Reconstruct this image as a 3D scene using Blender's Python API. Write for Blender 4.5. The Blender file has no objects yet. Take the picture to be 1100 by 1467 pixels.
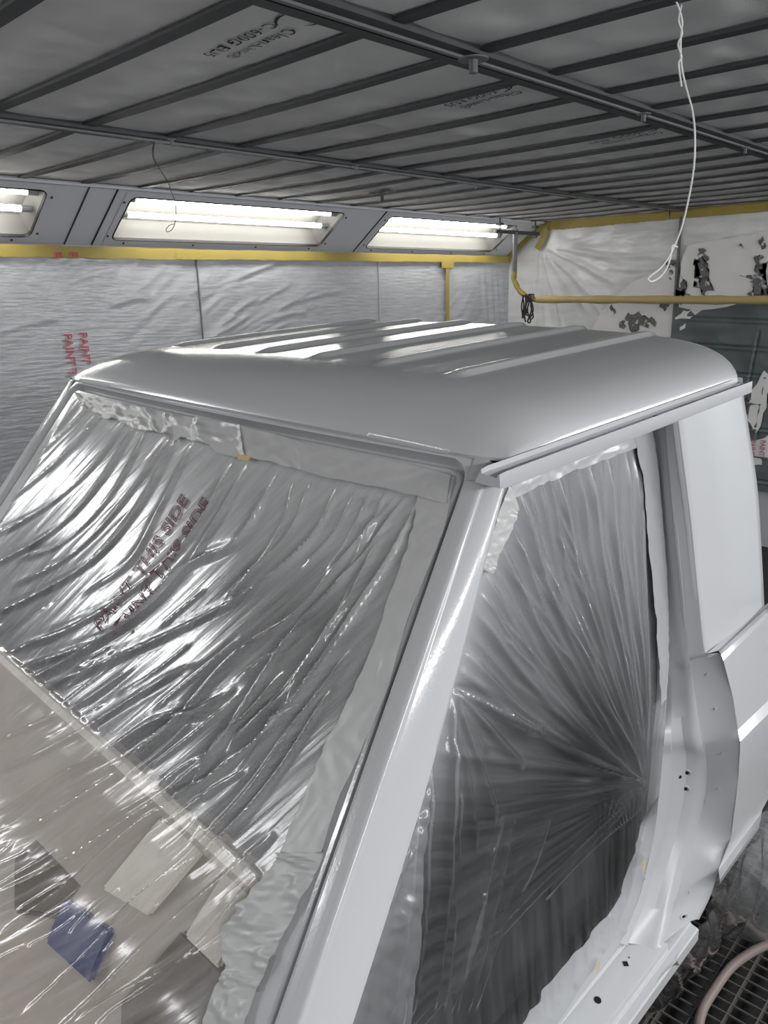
import bpy, bmesh, math, random
import numpy as np
from mathutils import Vector
random.seed(4); rng = np.random.default_rng(4)
SC = bpy.context.scene
COL = SC.collection

# ------------------------------------------------------------------ camera frame
F, CX, CY = 1112.0, 550.0, 733.5
CAMZ = 2.0
def nz(v): v = np.array(v, float); return v/np.linalg.norm(v)
def frame(vr, vl):
    a = nz([vr[0]-CX, vr[1]-CY, F]); b = nz([vl[0]-CX, vl[1]-CY, F])
    m = nz(a+b); d = a-b; d = nz(d-m*np.dot(m, d))
    X = nz(m+d); Y = nz(m-d); Z = np.cross(X, Y)
    return np.stack([X, Y, Z])
RB = frame((1650, 390), (-700, 450))      # the booth's axes
RC = frame((1750, 300), (-600, 408))      # the truck's axes (nose a little down)
MC = RB @ RC.T                            # truck frame -> booth frame
ORG = np.array([0, 0, CAMZ])
def rb(px, py): return RB @ np.array([(px-CX)/F, (py-CY)/F, 1.0])
def rc(px, py): return RC @ np.array([(px-CX)/F, (py-CY)/F, 1.0])
def pl(r, n, d): n = np.array(n, float); return r*(d/(n@r))
def bx_(px, py, x): return pl(rb(px, py), (1,0,0), x)
def by_(px, py, y): return pl(rb(px, py), (0,1,0), y)
def bz_(px, py, z): return pl(rb(px, py), (0,0,1), z)
def W(p): return np.asarray(p, float) + ORG                       # booth coordinates (camera height 0) -> world
def T(p): return np.asarray(p, float) @ MC.T + ORG                # truck coordinates -> world

cam = bpy.data.cameras.new('camera'); camo = bpy.data.objects.new('camera', cam); COL.objects.link(camo)
from mathutils import Matrix
camo.matrix_world = Matrix(((RB[0,0], -RB[0,1], -RB[0,2], 0), (RB[1,0], -RB[1,1], -RB[1,2], 0), (RB[2,0], -RB[2,1], -RB[2,2], CAMZ), (0,0,0,1)))
cam.sensor_fit = 'VERTICAL'; cam.sensor_height = 24; cam.sensor_width = 24; cam.lens = 24*F/1467.0
cam.clip_start = 0.02
SC.camera = camo

# ------------------------------------------------------------------ materials
def mat(name, col, rough=.5, metal=0, spec=.5, bump=None, bscale=200, bstr=.1, vary=0, vscale=3, alpha=1, emit=None, estr=0, coat=0, bdist=.002, uv=False, stretch=None):
    m = bpy.data.materials.new(name); m.use_nodes = True
    nt = m.node_tree; b = nt.nodes['Principled BSDF']
    b.inputs['Base Color'].default_value = (*col, 1); b.inputs['Roughness'].default_value = rough
    b.inputs['Metallic'].default_value = metal; b.inputs['Specular IOR Level'].default_value = spec
    b.inputs['Alpha'].default_value = alpha
    if coat: b.inputs['Coat Weight'].default_value = coat; b.inputs['Coat Roughness'].default_value = .05
    if emit: b.inputs['Emission Color'].default_value = (*emit, 1); b.inputs['Emission Strength'].default_value = estr
    tc = nt.nodes.new('ShaderNodeTexCoord'); src = tc.outputs['UV' if uv else 'Object']
    if stretch:
        mp = nt.nodes.new('ShaderNodeMapping'); mp.inputs['Scale'].default_value = stretch[0]; mp.inputs['Rotation'].default_value = stretch[1]
        nt.links.new(src, mp.inputs['Vector']); src = mp.outputs['Vector']
    if bump:
        n = nt.nodes.new('ShaderNodeTexNoise'); n.inputs['Scale'].default_value = bscale; n.inputs['Detail'].default_value = 3
        nt.links.new(src, n.inputs['Vector'])
        bp = nt.nodes.new('ShaderNodeBump'); bp.inputs['Strength'].default_value = bstr; bp.inputs['Distance'].default_value = bdist
        nt.links.new(n.outputs['Fac'], bp.inputs['Height']); nt.links.new(bp.outputs['Normal'], b.inputs['Normal'])
    if vary:
        n = nt.nodes.new('ShaderNodeTexNoise'); n.inputs['Scale'].default_value = vscale; n.inputs['Detail'].default_value = 5
        nt.links.new(tc.outputs['Object'], n.inputs['Vector'])
        mx = nt.nodes.new('ShaderNodeMix'); mx.data_type = 'RGBA'
        mx.inputs['A'].default_value = (*[c*(1-vary) for c in col], 1); mx.inputs['B'].default_value = (*[min(1, c*(1+vary)) for c in col], 1)
        nt.links.new(n.outputs['Fac'], mx.inputs['Factor']); nt.links.new(mx.outputs['Result'], b.inputs['Base Color'])
    return m

def film_mat(name, col, alo, ahi, rough=.2, ascale=6, speck=0, bscale=60, bstr=.3, stretch=None, bdist=.003, spec=.5, sheen=1.3):
    """thin plastic film: part clear, part whitened by overspray; noise makes it uneven"""
    m = mat(name, col, rough, spec=spec, bump=True, bscale=bscale, bstr=bstr, bdist=bdist, uv=True, stretch=stretch)
    nt = m.node_tree; b = nt.nodes['Principled BSDF']
    tc = nt.nodes.new('ShaderNodeTexCoord')
    n = nt.nodes.new('ShaderNodeTexNoise'); n.inputs['Scale'].default_value = ascale; n.inputs['Detail'].default_value = 6; n.inputs['Roughness'].default_value = .65
    if stretch:
        mp = nt.nodes.new('ShaderNodeMapping'); mp.inputs['Scale'].default_value = stretch[0]; mp.inputs['Rotation'].default_value = stretch[1]
        nt.links.new(tc.outputs['UV'], mp.inputs['Vector']); nt.links.new(mp.outputs['Vector'], n.inputs['Vector'])
    else: nt.links.new(tc.outputs['UV'], n.inputs['Vector'])
    mr = nt.nodes.new('ShaderNodeMapRange'); mr.inputs['From Min'].default_value = .3; mr.inputs['From Max'].default_value = .7
    mr.inputs['To Min'].default_value = alo; mr.inputs['To Max'].default_value = ahi
    nt.links.new(n.outputs['Fac'], mr.inputs['Value'])
    out = mr.outputs['Result']
    if speck:
        s = nt.nodes.new('ShaderNodeTexNoise'); s.inputs['Scale'].default_value = 420; s.inputs['Detail'].default_value = 1
        nt.links.new(tc.outputs['UV'], s.inputs['Vector'])
        r = nt.nodes.new('ShaderNodeMapRange'); r.inputs['From Min'].default_value = .52; r.inputs['From Max'].default_value = .75
        r.inputs['To Min'].default_value = 0; r.inputs['To Max'].default_value = speck
        nt.links.new(s.outputs['Fac'], r.inputs['Value'])
        ad = nt.nodes.new('ShaderNodeMath'); ad.operation = 'ADD'; ad.use_clamp = True
        nt.links.new(out, ad.inputs[0]); nt.links.new(r.outputs['Result'], ad.inputs[1]); out = ad.outputs[0]
    at = nt.nodes.new('ShaderNodeAttribute'); at.attribute_name = 'cover'
    ad2 = nt.nodes.new('ShaderNodeMath'); ad2.operation = 'ADD'; ad2.use_clamp = True
    nt.links.new(out, ad2.inputs[0]); nt.links.new(at.outputs['Fac'], ad2.inputs[1])
    b.inputs['Specular IOR Level'].default_value = .15
    tr = nt.nodes.new('ShaderNodeBsdfTransparent'); m1 = nt.nodes.new('ShaderNodeMixShader'); m2 = nt.nodes.new('ShaderNodeMixShader')
    gl = nt.nodes.new('ShaderNodeBsdfGlossy'); gl.inputs['Roughness'].default_value = rough
    fr = nt.nodes.new('ShaderNodeLayerWeight'); pw = nt.nodes.new('ShaderNodeMath'); pw.operation = 'POWER'; pw.inputs[1].default_value = 4.0; af = nt.nodes.new('ShaderNodeMath'); af.operation = 'MULTIPLY_ADD'; af.inputs[1].default_value = .92; af.inputs[2].default_value = .055
    nt.links.new(fr.outputs['Facing'], pw.inputs[0]); nt.links.new(pw.outputs[0], af.inputs[0])
    fm = nt.nodes.new('ShaderNodeMath'); fm.operation = 'MULTIPLY'; fm.use_clamp = True; fm.inputs[1].default_value = sheen
    bn_ = b.inputs['Normal'].links[0].from_socket; nt.links.new(bn_, gl.inputs['Normal']); nt.links.new(bn_, fr.inputs['Normal'])
    nt.links.new(ad2.outputs[0], m1.inputs[0]); nt.links.new(tr.outputs[0], m1.inputs[1]); nt.links.new(b.outputs[0], m1.inputs[2])
    nt.links.new(af.outputs[0], fm.inputs[0]); nt.links.new(fm.outputs[0], m2.inputs[0]); nt.links.new(m1.outputs[0], m2.inputs[1]); nt.links.new(gl.outputs[0], m2.inputs[2])
    nt.links.new(m2.outputs[0], nt.nodes['Material Output'].inputs['Surface'])
    return m

M = {}
M['paint'] = mat('light_grey_paint', (.535,.545,.552), .15, spec=.5, bump=True, bscale=230, bstr=.30, bdist=.0006, coat=.25)
M['jamb'] = mat('jamb_paint', (.50,.51,.52), .3, bump=True, bscale=150, bstr=.08, bdist=.001)
M['tapegrey'] = mat('overspray_tape', (.50,.50,.49), .33, bump=True, bscale=40, bstr=.2, bdist=.003, vary=.1, vscale=18)
M['tapeyellow'] = mat('yellow_masking_tape', (.34,.262,.055), .55, bump=True, bscale=60, bstr=.2, vary=.14, vscale=5)
M['ochre'] = mat('ochre_paper', (.62,.46,.2), .6)
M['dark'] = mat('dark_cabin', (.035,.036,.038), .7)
M['black'] = mat('black_rubber', (.012,.012,.013), .5)
M['hole'] = mat('hole_dark', (.004,.004,.004), .9)
M['beige'] = mat('beige_primer', (.47,.405,.34), .55, vary=.25, vscale=9)
M['cream'] = mat('cream_panel', (.86,.80,.70), .5, vary=.12, vscale=14)
M['brown'] = mat('brown_pad', (.17,.135,.105), .8, vary=.3, vscale=12)
M['blue'] = mat('navy_blue_plastic', (.02,.03,.16), .5)
M['wall'] = mat('wall_panel', (.42,.43,.45), .5, vary=.06, vscale=1.5)
M['band'] = mat('band_grey_metal', (.66,.67,.71), .5, vary=.07, vscale=2)
M['fabric'] = mat('filter_fabric', (.84,.83,.82), .95, spec=.1, bump=True, bscale=260, bstr=.35, bdist=.002, vary=.16, vscale=7)
M['steel'] = mat('dark_steel', (.055,.056,.06), .6, metal=.1, vary=.25, vscale=9)
M['steel2'] = mat('mid_steel', (.14,.145,.15), .5, metal=.2, vary=.2, vscale=9)
M['ink'] = mat('grey_ink', (.035,.035,.037), .8)
M['red'] = mat('red_ink', (.55,.12,.16), .5)
M['pink'] = mat('pink_ink', (.5,.2,.25), .5)
M['fink'] = mat('faded_ink', (.24,.11,.14), .5, alpha=.9)
M['wire'] = mat('white_wire', (.75,.75,.73), .35)
M['wiredark'] = mat('dark_wire', (.05,.05,.055), .45)
M['cable'] = mat('dark_cable', (.02,.014,.016), .5)
M['grate'] = mat('grate_steel', (.13,.12,.115), .55, metal=.4)
M['pit'] = mat('pit_black', (.012,.012,.012), .9)
M['floor'] = mat('floor_dark', (.10,.10,.105), .7, vary=.2)
M['hose'] = mat('pinkish_hose', (.235,.185,.17), .55, vary=.08)
M['tube'] = mat('lamp_tube', (1,1,1), .4, emit=(1,.985,.95), estr=22)
M['refl'] = mat('lamp_reflector', (.20,.195,.18), .6)
M['glass'] = mat('lamp_glass', (.9,.9,.86), .08, alpha=.16)
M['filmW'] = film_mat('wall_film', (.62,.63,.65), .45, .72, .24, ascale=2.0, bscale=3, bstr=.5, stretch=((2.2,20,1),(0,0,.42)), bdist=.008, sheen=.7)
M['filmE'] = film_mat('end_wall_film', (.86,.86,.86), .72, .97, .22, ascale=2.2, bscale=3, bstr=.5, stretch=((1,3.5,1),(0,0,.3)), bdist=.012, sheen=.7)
M['filmF'] = film_mat('windscreen_film', (.66,.66,.66), .17, .44, .155, ascale=1.6, speck=.10, bscale=1.5, bstr=.55, stretch=((2.0,26,1),(0,0,0)), bdist=.004, sheen=.9)
M['filmD'] = film_mat('door_film', (.52,.53,.545), .02, .12, .2, ascale=1.3, speck=.04, bscale=1.2, bstr=.5, stretch=((26,2.2,1),(0,0,0)), bdist=.004, sheen=.9)
M['filmS'] = film_mat('skirt_film', (.60,.61,.62), .08, .26, .10, ascale=5, bscale=4, bstr=.5, bdist=.014)
M['green'] = mat('grey_green_sheet', (.105,.125,.125), .4, bump=True, bscale=7, bstr=.6, bdist=.01, vary=.35, vscale=4)
M['torn'] = mat('white_torn_film', (.76,.75,.735), .35, bump=True, bscale=12, bstr=.4, bdist=.006, vary=.08, vscale=6)
M['flake'] = mat('dark_flake', (.13,.13,.135), .5, vary=.4, vscale=16)
_nt = M['flake'].node_tree; _n = _nt.nodes.new('ShaderNodeTexNoise'); _n.inputs['Scale'].default_value = 22; _n.inputs['Detail'].default_value = 6
_r = _nt.nodes.new('ShaderNodeMapRange'); _r.inputs['From Min'].default_value = .40; _r.inputs['From Max'].default_value = .52
_tc = _nt.nodes.new('ShaderNodeTexCoord'); _nt.links.new(_tc.outputs['Object'], _n.inputs['Vector'])
_nt.links.new(_n.outputs['Fac'], _r.inputs['Value']); _nt.links.new(_r.outputs['Result'], _nt.nodes['Principled BSDF'].inputs['Alpha'])

# ------------------------------------------------------------------ object helpers
def tag(o, label=None, cat=None, group=None, kind=None):
    if label: o['label'] = label
    if cat: o['category'] = cat
    if group: o['group'] = group
    if kind: o['kind'] = kind
    return o
def empty(name, loc, label, cat, group=None):
    o = bpy.data.objects.new(name, None); COL.objects.link(o); o.location = tuple(float(c) for c in loc)
    o.empty_display_size = .05
    return tag(o, label, cat, group)
def link(name, me, m, parent=None, smooth=True, ang=35):
    me.materials.append(M[m] if isinstance(m, str) else m)
    if smooth:
        me.polygons.foreach_set('use_smooth', [True]*len(me.polygons))
        if ang: me.set_sharp_from_angle(angle=math.radians(ang))
    o = bpy.data.objects.new(name, me); COL.objects.link(o)
    if parent:
        o.parent = parent
        off = Vector((0,0,0)); p = parent
        while p is not None: off += p.location; p = p.parent
        o.location = -off                     # meshes are written in world coordinates
    else:
        # put the origin at the middle of the base
        n = len(me.vertices); a = np.empty(n*3); me.vertices.foreach_get('co', a); a = a.reshape(-1,3)
        c = (a.min(0)+a.max(0))/2; c[2] = a[:,2].min()
        a -= c; me.vertices.foreach_set('co', a.ravel()); me.update(); o.location = tuple(c)
    return o
class MB:
    def __init__(s): s.v = []; s.f = []
    def add(s, v, f):
        k = len(s.v); s.v += [tuple(float(c) for c in p) for p in v]; s.f += [tuple(i+k for i in q) for q in f]; return s
    def box(s, c, d, R=None, bev=0):
        c = np.array(c, float); h = np.array(d, float)/2
        if bev:
            bm = bmesh.new(); bmesh.ops.create_cube(bm, size=1)
            for w in bm.verts: w.co = Vector([w.co[i]*d[i] for i in range(3)])
            bmesh.ops.bevel(bm, geom=list(bm.edges), offset=bev, segments=2, affect='EDGES', profile=.5)
            P = np.array([list(w.co) for w in bm.verts]); bm.verts.index_update()
            fs = [[w.index for w in q.verts] for q in bm.faces]; bm.free()
        else:
            P = np.array([[x,y,z] for x in (-1,1) for y in (-1,1) for z in (-1,1)])*h
            fs = [(0,1,3,2),(4,6,7,5),(0,4,5,1),(2,3,7,6),(0,2,6,4),(1,5,7,3)]
        if R is not None: P = P @ np.array(R)
        return s.add(P+c, fs)
    def tube(s, pts, r, n=8, closed=False, caps=True):
        P = np.array(pts, float); m = len(P); rr = np.full(m, r) if np.isscalar(r) else np.array(r)
        tg = np.gradient(P, axis=0); tg /= np.linalg.norm(tg, axis=1)[:,None]+1e-12
        ref = np.array([0,0,1.]) if abs(tg[0,2]) < .9 else np.array([1.,0,0])
        u = nz(np.cross(tg[0], ref)); V = []
        for i in range(m):
            u = u-tg[i]*np.dot(u, tg[i]); u = nz(u); w = np.cross(tg[i], u)
            for k in range(n):
                a = 2*math.pi*k/n; V.append(P[i]+rr[i]*(math.cos(a)*u+math.sin(a)*w))
        fs = [(i*n+k, i*n+(k+1)%n, (i+1)*n+(k+1)%n, (i+1)*n+k) for i in range(m-1) for k in range(n)]
        if caps: fs += [tuple(range(n))[::-1], tuple((m-1)*n+k for k in range(n))]
        return s.add(V, fs)
    def grid(s, G, flip=False):
        a, b = G.shape[:2]; fs = []
        for i in range(a-1):
            for j in range(b-1):
                q = (i*b+j, i*b+j+1, (i+1)*b+j+1, (i+1)*b+j); fs.append(q[::-1] if flip else q)
        return s.add(G.reshape(-1,3), fs)
    def mesh(s, name, weld=0):
        me = bpy.data.meshes.new(name); me.from_pydata(s.v, [], s.f); me.validate(); me.update()
        if weld:
            bm = bmesh.new(); bm.from_mesh(me); bmesh.ops.remove_doubles(bm, verts=bm.verts, dist=weld); bmesh.ops.recalc_face_normals(bm, faces=bm.faces); bm.to_mesh(me); bm.free()
        return me
    def build(s, name, m, parent=None, smooth=True, ang=35, weld=0): return link(name, s.mesh(name, weld), m, parent, smooth, ang)

def spline(pts, n, k=1.0):
    """Catmull-Rom through pts, n samples evenly over the control parameter"""
    P = np.array(pts, float); m = len(P)
    if m == 2: return P[0]+(P[1]-P[0])*np.linspace(0,1,n)[:,None]
    E = np.vstack([2*P[0]-P[1], P, 2*P[-1]-P[-2]]); out = []
    for t in np.linspace(0, m-1, n):
        i = min(int(t), m-2); f = t-i; p0,p1,p2,p3 = E[i:i+4]
        out.append(.5*((2*p1)+(-p0+p2)*f+(2*p0-5*p1+4*p2-p3)*f*f+(-p0+3*p1-3*p2+p3)*f**3))
    return np.array(out)
def vnoise(x, y, seed=0):
    """smooth value noise in [-1,1], vectorised"""
    def h(i, j):
        n = (i.astype(np.int64)*374761393+j.astype(np.int64)*668265263+seed*69069) & 0x7fffffff
        n = ((n ^ (n >> 13))*1274126177) & 0x7fffffff
        return ((n ^ (n >> 16)) & 0xffff)/32767.5-1
    i = np.floor(x); j = np.floor(y); f = x-i; g = y-j; f = f*f*(3-2*f); g = g*g*(3-2*g)
    return (h(i,j)*(1-f)+h(i+1,j)*f)*(1-g)+(h(i,j+1)*(1-f)+h(i+1,j+1)*f)*g
def ridged(x, y, seed=0): return 1-2*np.abs(vnoise(x, y, seed))
def facet(l, w, seed, n=7):
    r = np.random.default_rng(seed); D = 0
    for i in range(n):
        a = r.uniform(0, math.pi); f = r.uniform(.7, 2.6); ph = r.uniform(0, 1)
        q = (l*math.cos(a)*1.3+w*math.sin(a)*1.6)*f+ph+.15*vnoise(l*2+i, w*2, seed); D = D+np.abs((q % 1)*2-1)/f
    return D/n*2-.9
def smooth01(x): x = np.clip(x, 0, 1); return x*x*(3-2*x)
def folds(U, V, curves):
    """sum of folds: each (polyline in UV metres, half width at start, at end, height, side skew)"""
    D = np.zeros_like(U)
    for pts, w0, w1, h, sk in curves:
        P = spline(pts, max(8, 5*len(pts))); best = np.full(U.shape, 1e9); sg = np.zeros_like(U); tt = np.zeros_like(U)
        L = np.concatenate([[0], np.cumsum(np.linalg.norm(np.diff(P, axis=0), axis=1))]); tot = L[-1]
        for i in range(len(P)-1):
            a, b = P[i], P[i+1]; d = b-a; l2 = d@d+1e-12
            t = np.clip(((U-a[0])*d[0]+(V-a[1])*d[1])/l2, 0, 1)
            ex = U-(a[0]+t*d[0]); ey = V-(a[1]+t*d[1]); dist = np.hypot(ex, ey)
            m = dist < best; best[m] = dist[m]; sg[m] = np.sign(ex*d[1]-ey*d[0])[m]; tt[m] = ((L[i]+t*math.sqrt(l2))/tot)[m]
        w = w0+(w1-w0)*tt; q = best/w
        env = smooth01(tt/.12+.25)*smooth01((1-tt)/.2)
        D += h*env*(.6*np.exp(-2.0*q)+.4*np.exp(-q*q)-.45*sk*np.exp(-((q*sg-1.7)**2)*.9))
    return D
def surf(name, P, NRM, D, UV, m, parent=None, cover=None, mask=None):
    """grid surface displaced along its normals, with UV in metres"""
    G = P+NRM*D[...,None]; a, b = G.shape[:2]
    me = bpy.data.meshes.new(name)
    idx = np.arange(a*b).reshape(a, b)
    q = np.stack([idx[:-1,:-1], idx[:-1,1:], idx[1:,1:], idx[1:,:-1]], -1)
    if mask is not None:
        keep = mask[:-1,:-1] & mask[:-1,1:] & mask[1:,1:] & mask[1:,:-1]; q = q[keep]
    q = q.reshape(-1,4)
    used = np.unique(q); re = np.full(a*b, -1); re[used] = np.arange(len(used)); q = re[q]
    me.from_pydata(G.reshape(-1,3)[used].tolist(), [], q.tolist()); me.update()
    uvl = me.uv_layers.new(name='UVMap'); uvs = UV.reshape(-1,2)[used]
    vi = np.empty(len(me.loops), dtype=np.int32); me.loops.foreach_get('vertex_index', vi)
    uvl.data.foreach_set('uv', uvs[vi].astype(np.float32).ravel())
    at = me.attributes.new('cover', 'FLOAT', 'POINT')
    cv = np.zeros((a,b)) if cover is None else cover
    at.data.foreach_set('value', cv.reshape(-1)[used].astype(np.float32))
    return link(name, me, m, parent, True, 0)
def text_verts(body, size, outline=0, spacing=1.0):
    c = bpy.data.curves.new('t', 'FONT'); c.body = body; c.size = size; c.space_character = spacing
    c.resolution_u = 3
    if outline: c.fill_mode = 'NONE'; c.bevel_depth = outline; c.bevel_resolution = 0
    o = bpy.data.objects.new('t', c); COL.objects.link(o)
    dg = bpy.context.evaluated_depsgraph_get(); me = bpy.data.meshes.new_from_object(o.evaluated_get(dg))
    v = [tuple(p.co) for p in me.vertices]; f = [tuple(p.vertices) for p in me.polygons]
    bpy.data.objects.remove(o); bpy.data.curves.remove(c); bpy.data.meshes.remove(me)
    return np.array(v), f
def text_on(name, body, size, fn, m, parent, outline=0, spacing=1.0):
    v, f = text_verts(body, size, outline, spacing)
    return MB().add([fn(p[0], p[1], p[2]) for p in v], f).build(name, m, parent, smooth=False)

# ------------------------------------------------------------------ booth shell
K = .55/.75
HC = .55                                   # ceiling over camera
XE = 6.248                                 # end wall
YT, YL, ZB = 3.88, 4.25, .285              # lamp band: top edge y, wall y, bottom z
YN = -2.1; XF = -3.2; ZF = -2.0           # near wall, front wall, floor
BY = [-.02*K, 1.755*K, 3.61*K, 5.29*K]     # beam lines; last one is the left edge
BX = [(1.475+.4205*n)*K for n in range(-3, 18)]

def plane_mesh(pts, faces, name, m, kind='structure', par=None):
    o = MB().add([W(p) for p in pts], faces).build(name, m, par, smooth=False)
    if kind and not par: o['kind'] = kind
    return o
# ceiling: filter mats sagging between the bars
xs = np.arange(XF, XE+.03, .022); ysx = np.arange(YN, YT+.02, .03)
X, Y = np.meshgrid(xs, ysx, indexing='ij')
pit = .4205*K; ph = (X-BX[0])/pit
cell = np.floor(ph); fr = ph-cell
yb = np.array([-5]+BY+[9]); sp = np.searchsorted(yb, Y.ravel()).reshape(Y.shape)
yl = yb[sp-1]; yr = yb[sp]; fy = np.clip((Y-np.maximum(yl, YN))/(np.minimum(yr, YT)-np.maximum(yl, YN)+1e-6), 0, 1)
bel = np.sin(np.pi*fr)**.8*np.clip(np.sin(np.pi*fy), 0, 1)**.5
amp = .5+.5*vnoise(cell*3.3+.5, sp*2.1, 5)
wr = ridged(Y*9+cell*7.7+fr*1.2*vnoise(cell*1.0,Y*3,9), X*2.6+cell*3.1, 7)
wr2 = vnoise(Y*22+X*3+cell*5, X*7, 8)
Z = HC+.008-bel*(.004+.008*amp)-bel*.013*np.maximum(wr-.25,0)*(.3+.7*amp)-.0035*bel*wr2
me = MB().grid(np.stack([X, Y, Z+CAMZ], -1))
o = me.build('ceiling', 'fabric', ang=0); o['kind'] = 'structure'
def ceil_z(x, y):
    i = int(np.clip(round((x-xs[0])/.022), 0, len(xs)-1)); j = int(np.clip(round((y-ysx[0])/.03), 0, len(ysx)-1)); return Z[i, j]
plane_mesh([(XF,YN,HC+.06),(XE+.1,YN,HC+.06),(XE+.1,YL,HC+.06),(XF,YL,HC+.06)], [(0,1,2,3)], 'trim_10', 'dark')
# walls
plane_mesh([(XF,YL,ZF),(XE,YL,ZF),(XE,YL,ZB),(XF,YL,ZB)], [(0,1,2,3)], 'wall_left', 'wall')
plane_mesh([(XE,YN,ZF),(XE,YL,ZF),(XE,YL,HC+.06),(XE,YN,HC+.06)], [(0,1,2,3)], 'wall_right', 'wall')
plane_mesh([(XF,YN,ZF),(XE,YN,ZF),(XE,YN,HC+.06),(XF,YN,HC+.06)], [(0,1,2,3)], 'wall_near', 'wall')
plane_mesh([(XF,YN,ZF),(XF,YL,ZF),(XF,YL,HC+.06),(XF,YN,HC+.06)], [(0,1,2,3)], 'wall_front', 'wall')
# floor with the grated pit beside the truck
gx0, gx1, gy0, gy1 = 1.25, 3.05, -.66, .98
f0 = [(XF,YN,ZF),(XE,YN,ZF),(XE,YL,ZF),(XF,YL,ZF),(gx0,gy0,ZF),(gx1,gy0,ZF),(gx1,gy1,ZF),(gx0,gy1,ZF)]
f0 += [(p[0],p[1],ZF-.3) for p in f0[4:]]
plane_mesh(f0, [(0,1,5,4),(1,2,6,5),(2,3,7,6),(3,0,4,7),(4,5,9,8),(5,6,10,9),(6,7,11,10),(7,4,8,11),(8,9,10,11)], 'floor', 'pit')
g = MB()
for y in np.arange(.433-.0725*14, gy1, .0725): g.box(W(((gx0+gx1)/2, y, ZF-.012)), (gx1-gx0, .004, .024))
for x in np.arange(gx0, gx1, .0385): g.box(W((x, (gy0+gy1)/2, ZF-.004)), (.0035, gy1-gy0, .006))
tag(g.build('floor_grate', 'grate', smooth=False), 'dark steel floor grating of thin crossed bars beside the truck', 'grating')

# ceiling beams and bars
beam_lab = ['dark steel ceiling beam over the right edge of the picture', 'wide dark ceiling beam crossing the top centre, nearest beam in view', 'thinner dark ceiling beam further off, behind the nearest beam']
for i, y in enumerate(BY[:3]):
    if i == 0: continue
    b = empty('ceiling_beam', W((2.2, y, HC-.02)), beam_lab[i], 'beam')
    wd = .105 if i == 1 else .095
    m = MB()
    m.box(W(((XF+XE)/2, y-wd/2+.019, HC-.006)), (XE-XF-.02, .036, .012)); m.box(W(((XF+XE)/2, y+wd/2-.019, HC-.006)), (XE-XF-.02, .036, .012))
    m.build('flange', 'steel', b, smooth=False)
    m = MB(); m.box(W(((XF+XE)/2, y, HC+.004)), (XE-XF-.02, wd, .008)); m.build('web', 'steel', b, smooth=False)
    m = MB(); m.box(W(((XF+XE)/2, y-.012, HC-.010)), (XE-XF-.02, .012, .016)); m.build('lip', 'steel2', b, smooth=False)
spans = [(YN+.02, BY[1]-.055, 'thin dark cross bar under the filter mats, to the right of the nearest ceiling beam', 'ceiling bars right of the nearest beam'),
         (BY[1]+.055, BY[2]-.05, 'thin dark cross bar under the filter mats, between the two ceiling beams', 'ceiling bars between the two beams'),
         (BY[2]+.05, YT-.03, 'thin dark cross bar under the filter mats, between the far ceiling beam and the lamps', 'ceiling bars beside the lamps')]
for (ya, yb_, lab, grp) in spans:
    proto = None
    for n, x in enumerate(BX):
        if x < .55 or x > XE-.05: continue
        if proto is None:
            m = MB(); L = yb_-ya
            pts = np.linspace(0, 1, 9)
            sec = [(-.020,.0),(.020,.0),(.020,.007),(-.020,.007)]
            V = []; fs = []
            for k_, t in enumerate(pts):
                for (dx, dz) in sec: V.append(W((x+dx, ya+L*t, HC-.004+dz-.006*math.sin(math.pi*t))))
            for k_ in range(8):
                for e in range(4): fs.append((k_*4+e, k_*4+(e+1)%4, k_*4+4+(e+1)%4, k_*4+4+e))
            m.add(V, fs+[(0,1,2,3),(35,34,33,32)])
            proto = m.build('ceiling_bar', 'steel', smooth=False); o = proto; px0 = x
        else:
            o = proto.copy(); COL.objects.link(o); o.location.x = proto.location.x+(x-px0)
        tag(o, lab, 'bar', grp)

# clamp bolts under the beams
def disc(mb, c, r, h, n=20):
    V = []; 
    for zz, rr in ((0, r*.8), (0, r), (h, r), (h, r*.8)): pass
    for zz in (0, -h):
        for k in range(n): V.append((c[0]+r*math.cos(2*math.pi*k/n), c[1]+r*math.sin(2*math.pi*k/n), c[2]+zz))
    mb.add(V, [tuple(range(n)), tuple(range(2*n-1, n-1, -1))]+[(k, (k+1)%n, n+(k+1)%n, n+k) for k in range(n)])
for (px, py, r, lab) in [(678, 84, .036, 'large round clamp washer with bolt under the nearest ceiling beam'), (922, 163, .022, 'smaller clamp washer with bolt under the nearest beam, left of the white wire'), (1068, 211, .014, 'shiny clamp bolt under the nearest beam at the right edge of the picture'),
                         (246, 199, .014, 'small clamp bolt beside the thin dangling wire on the far beam'), (510, 237, .016, 'small clamp bolt on the far beam above the middle lamp'), (681, 264, .018, 'small clamp bolt on the far beam above the right lamp')]:
    p = W(bz_(px, py, HC-.024)); b = empty('clamp_bolt', p, lab, 'bolt')
    m = MB(); disc(m, p, r, .003); m.build('washer', 'steel2', b, ang=30)
    m = MB(); disc(m, p-np.array([0,0,.003]), r*.22+.003, .028 if r > .03 else .02, 10); m.build('bolt', 'steel2', b, ang=30)
p = W(bz_(547, 275, HC-.012)); b = empty('clamp_plate', p, 'flat plate with hanging bolt on the filter mats above the lamps', 'bracket')
m = MB(); m.box(p, (.05, .16, .005)); m.build('plate', 'steel', b, smooth=False)
m = MB(); disc(m, p-np.array([0,0,.003]), .01, .05, 10); m.build('bolt', 'steel', b)

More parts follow.
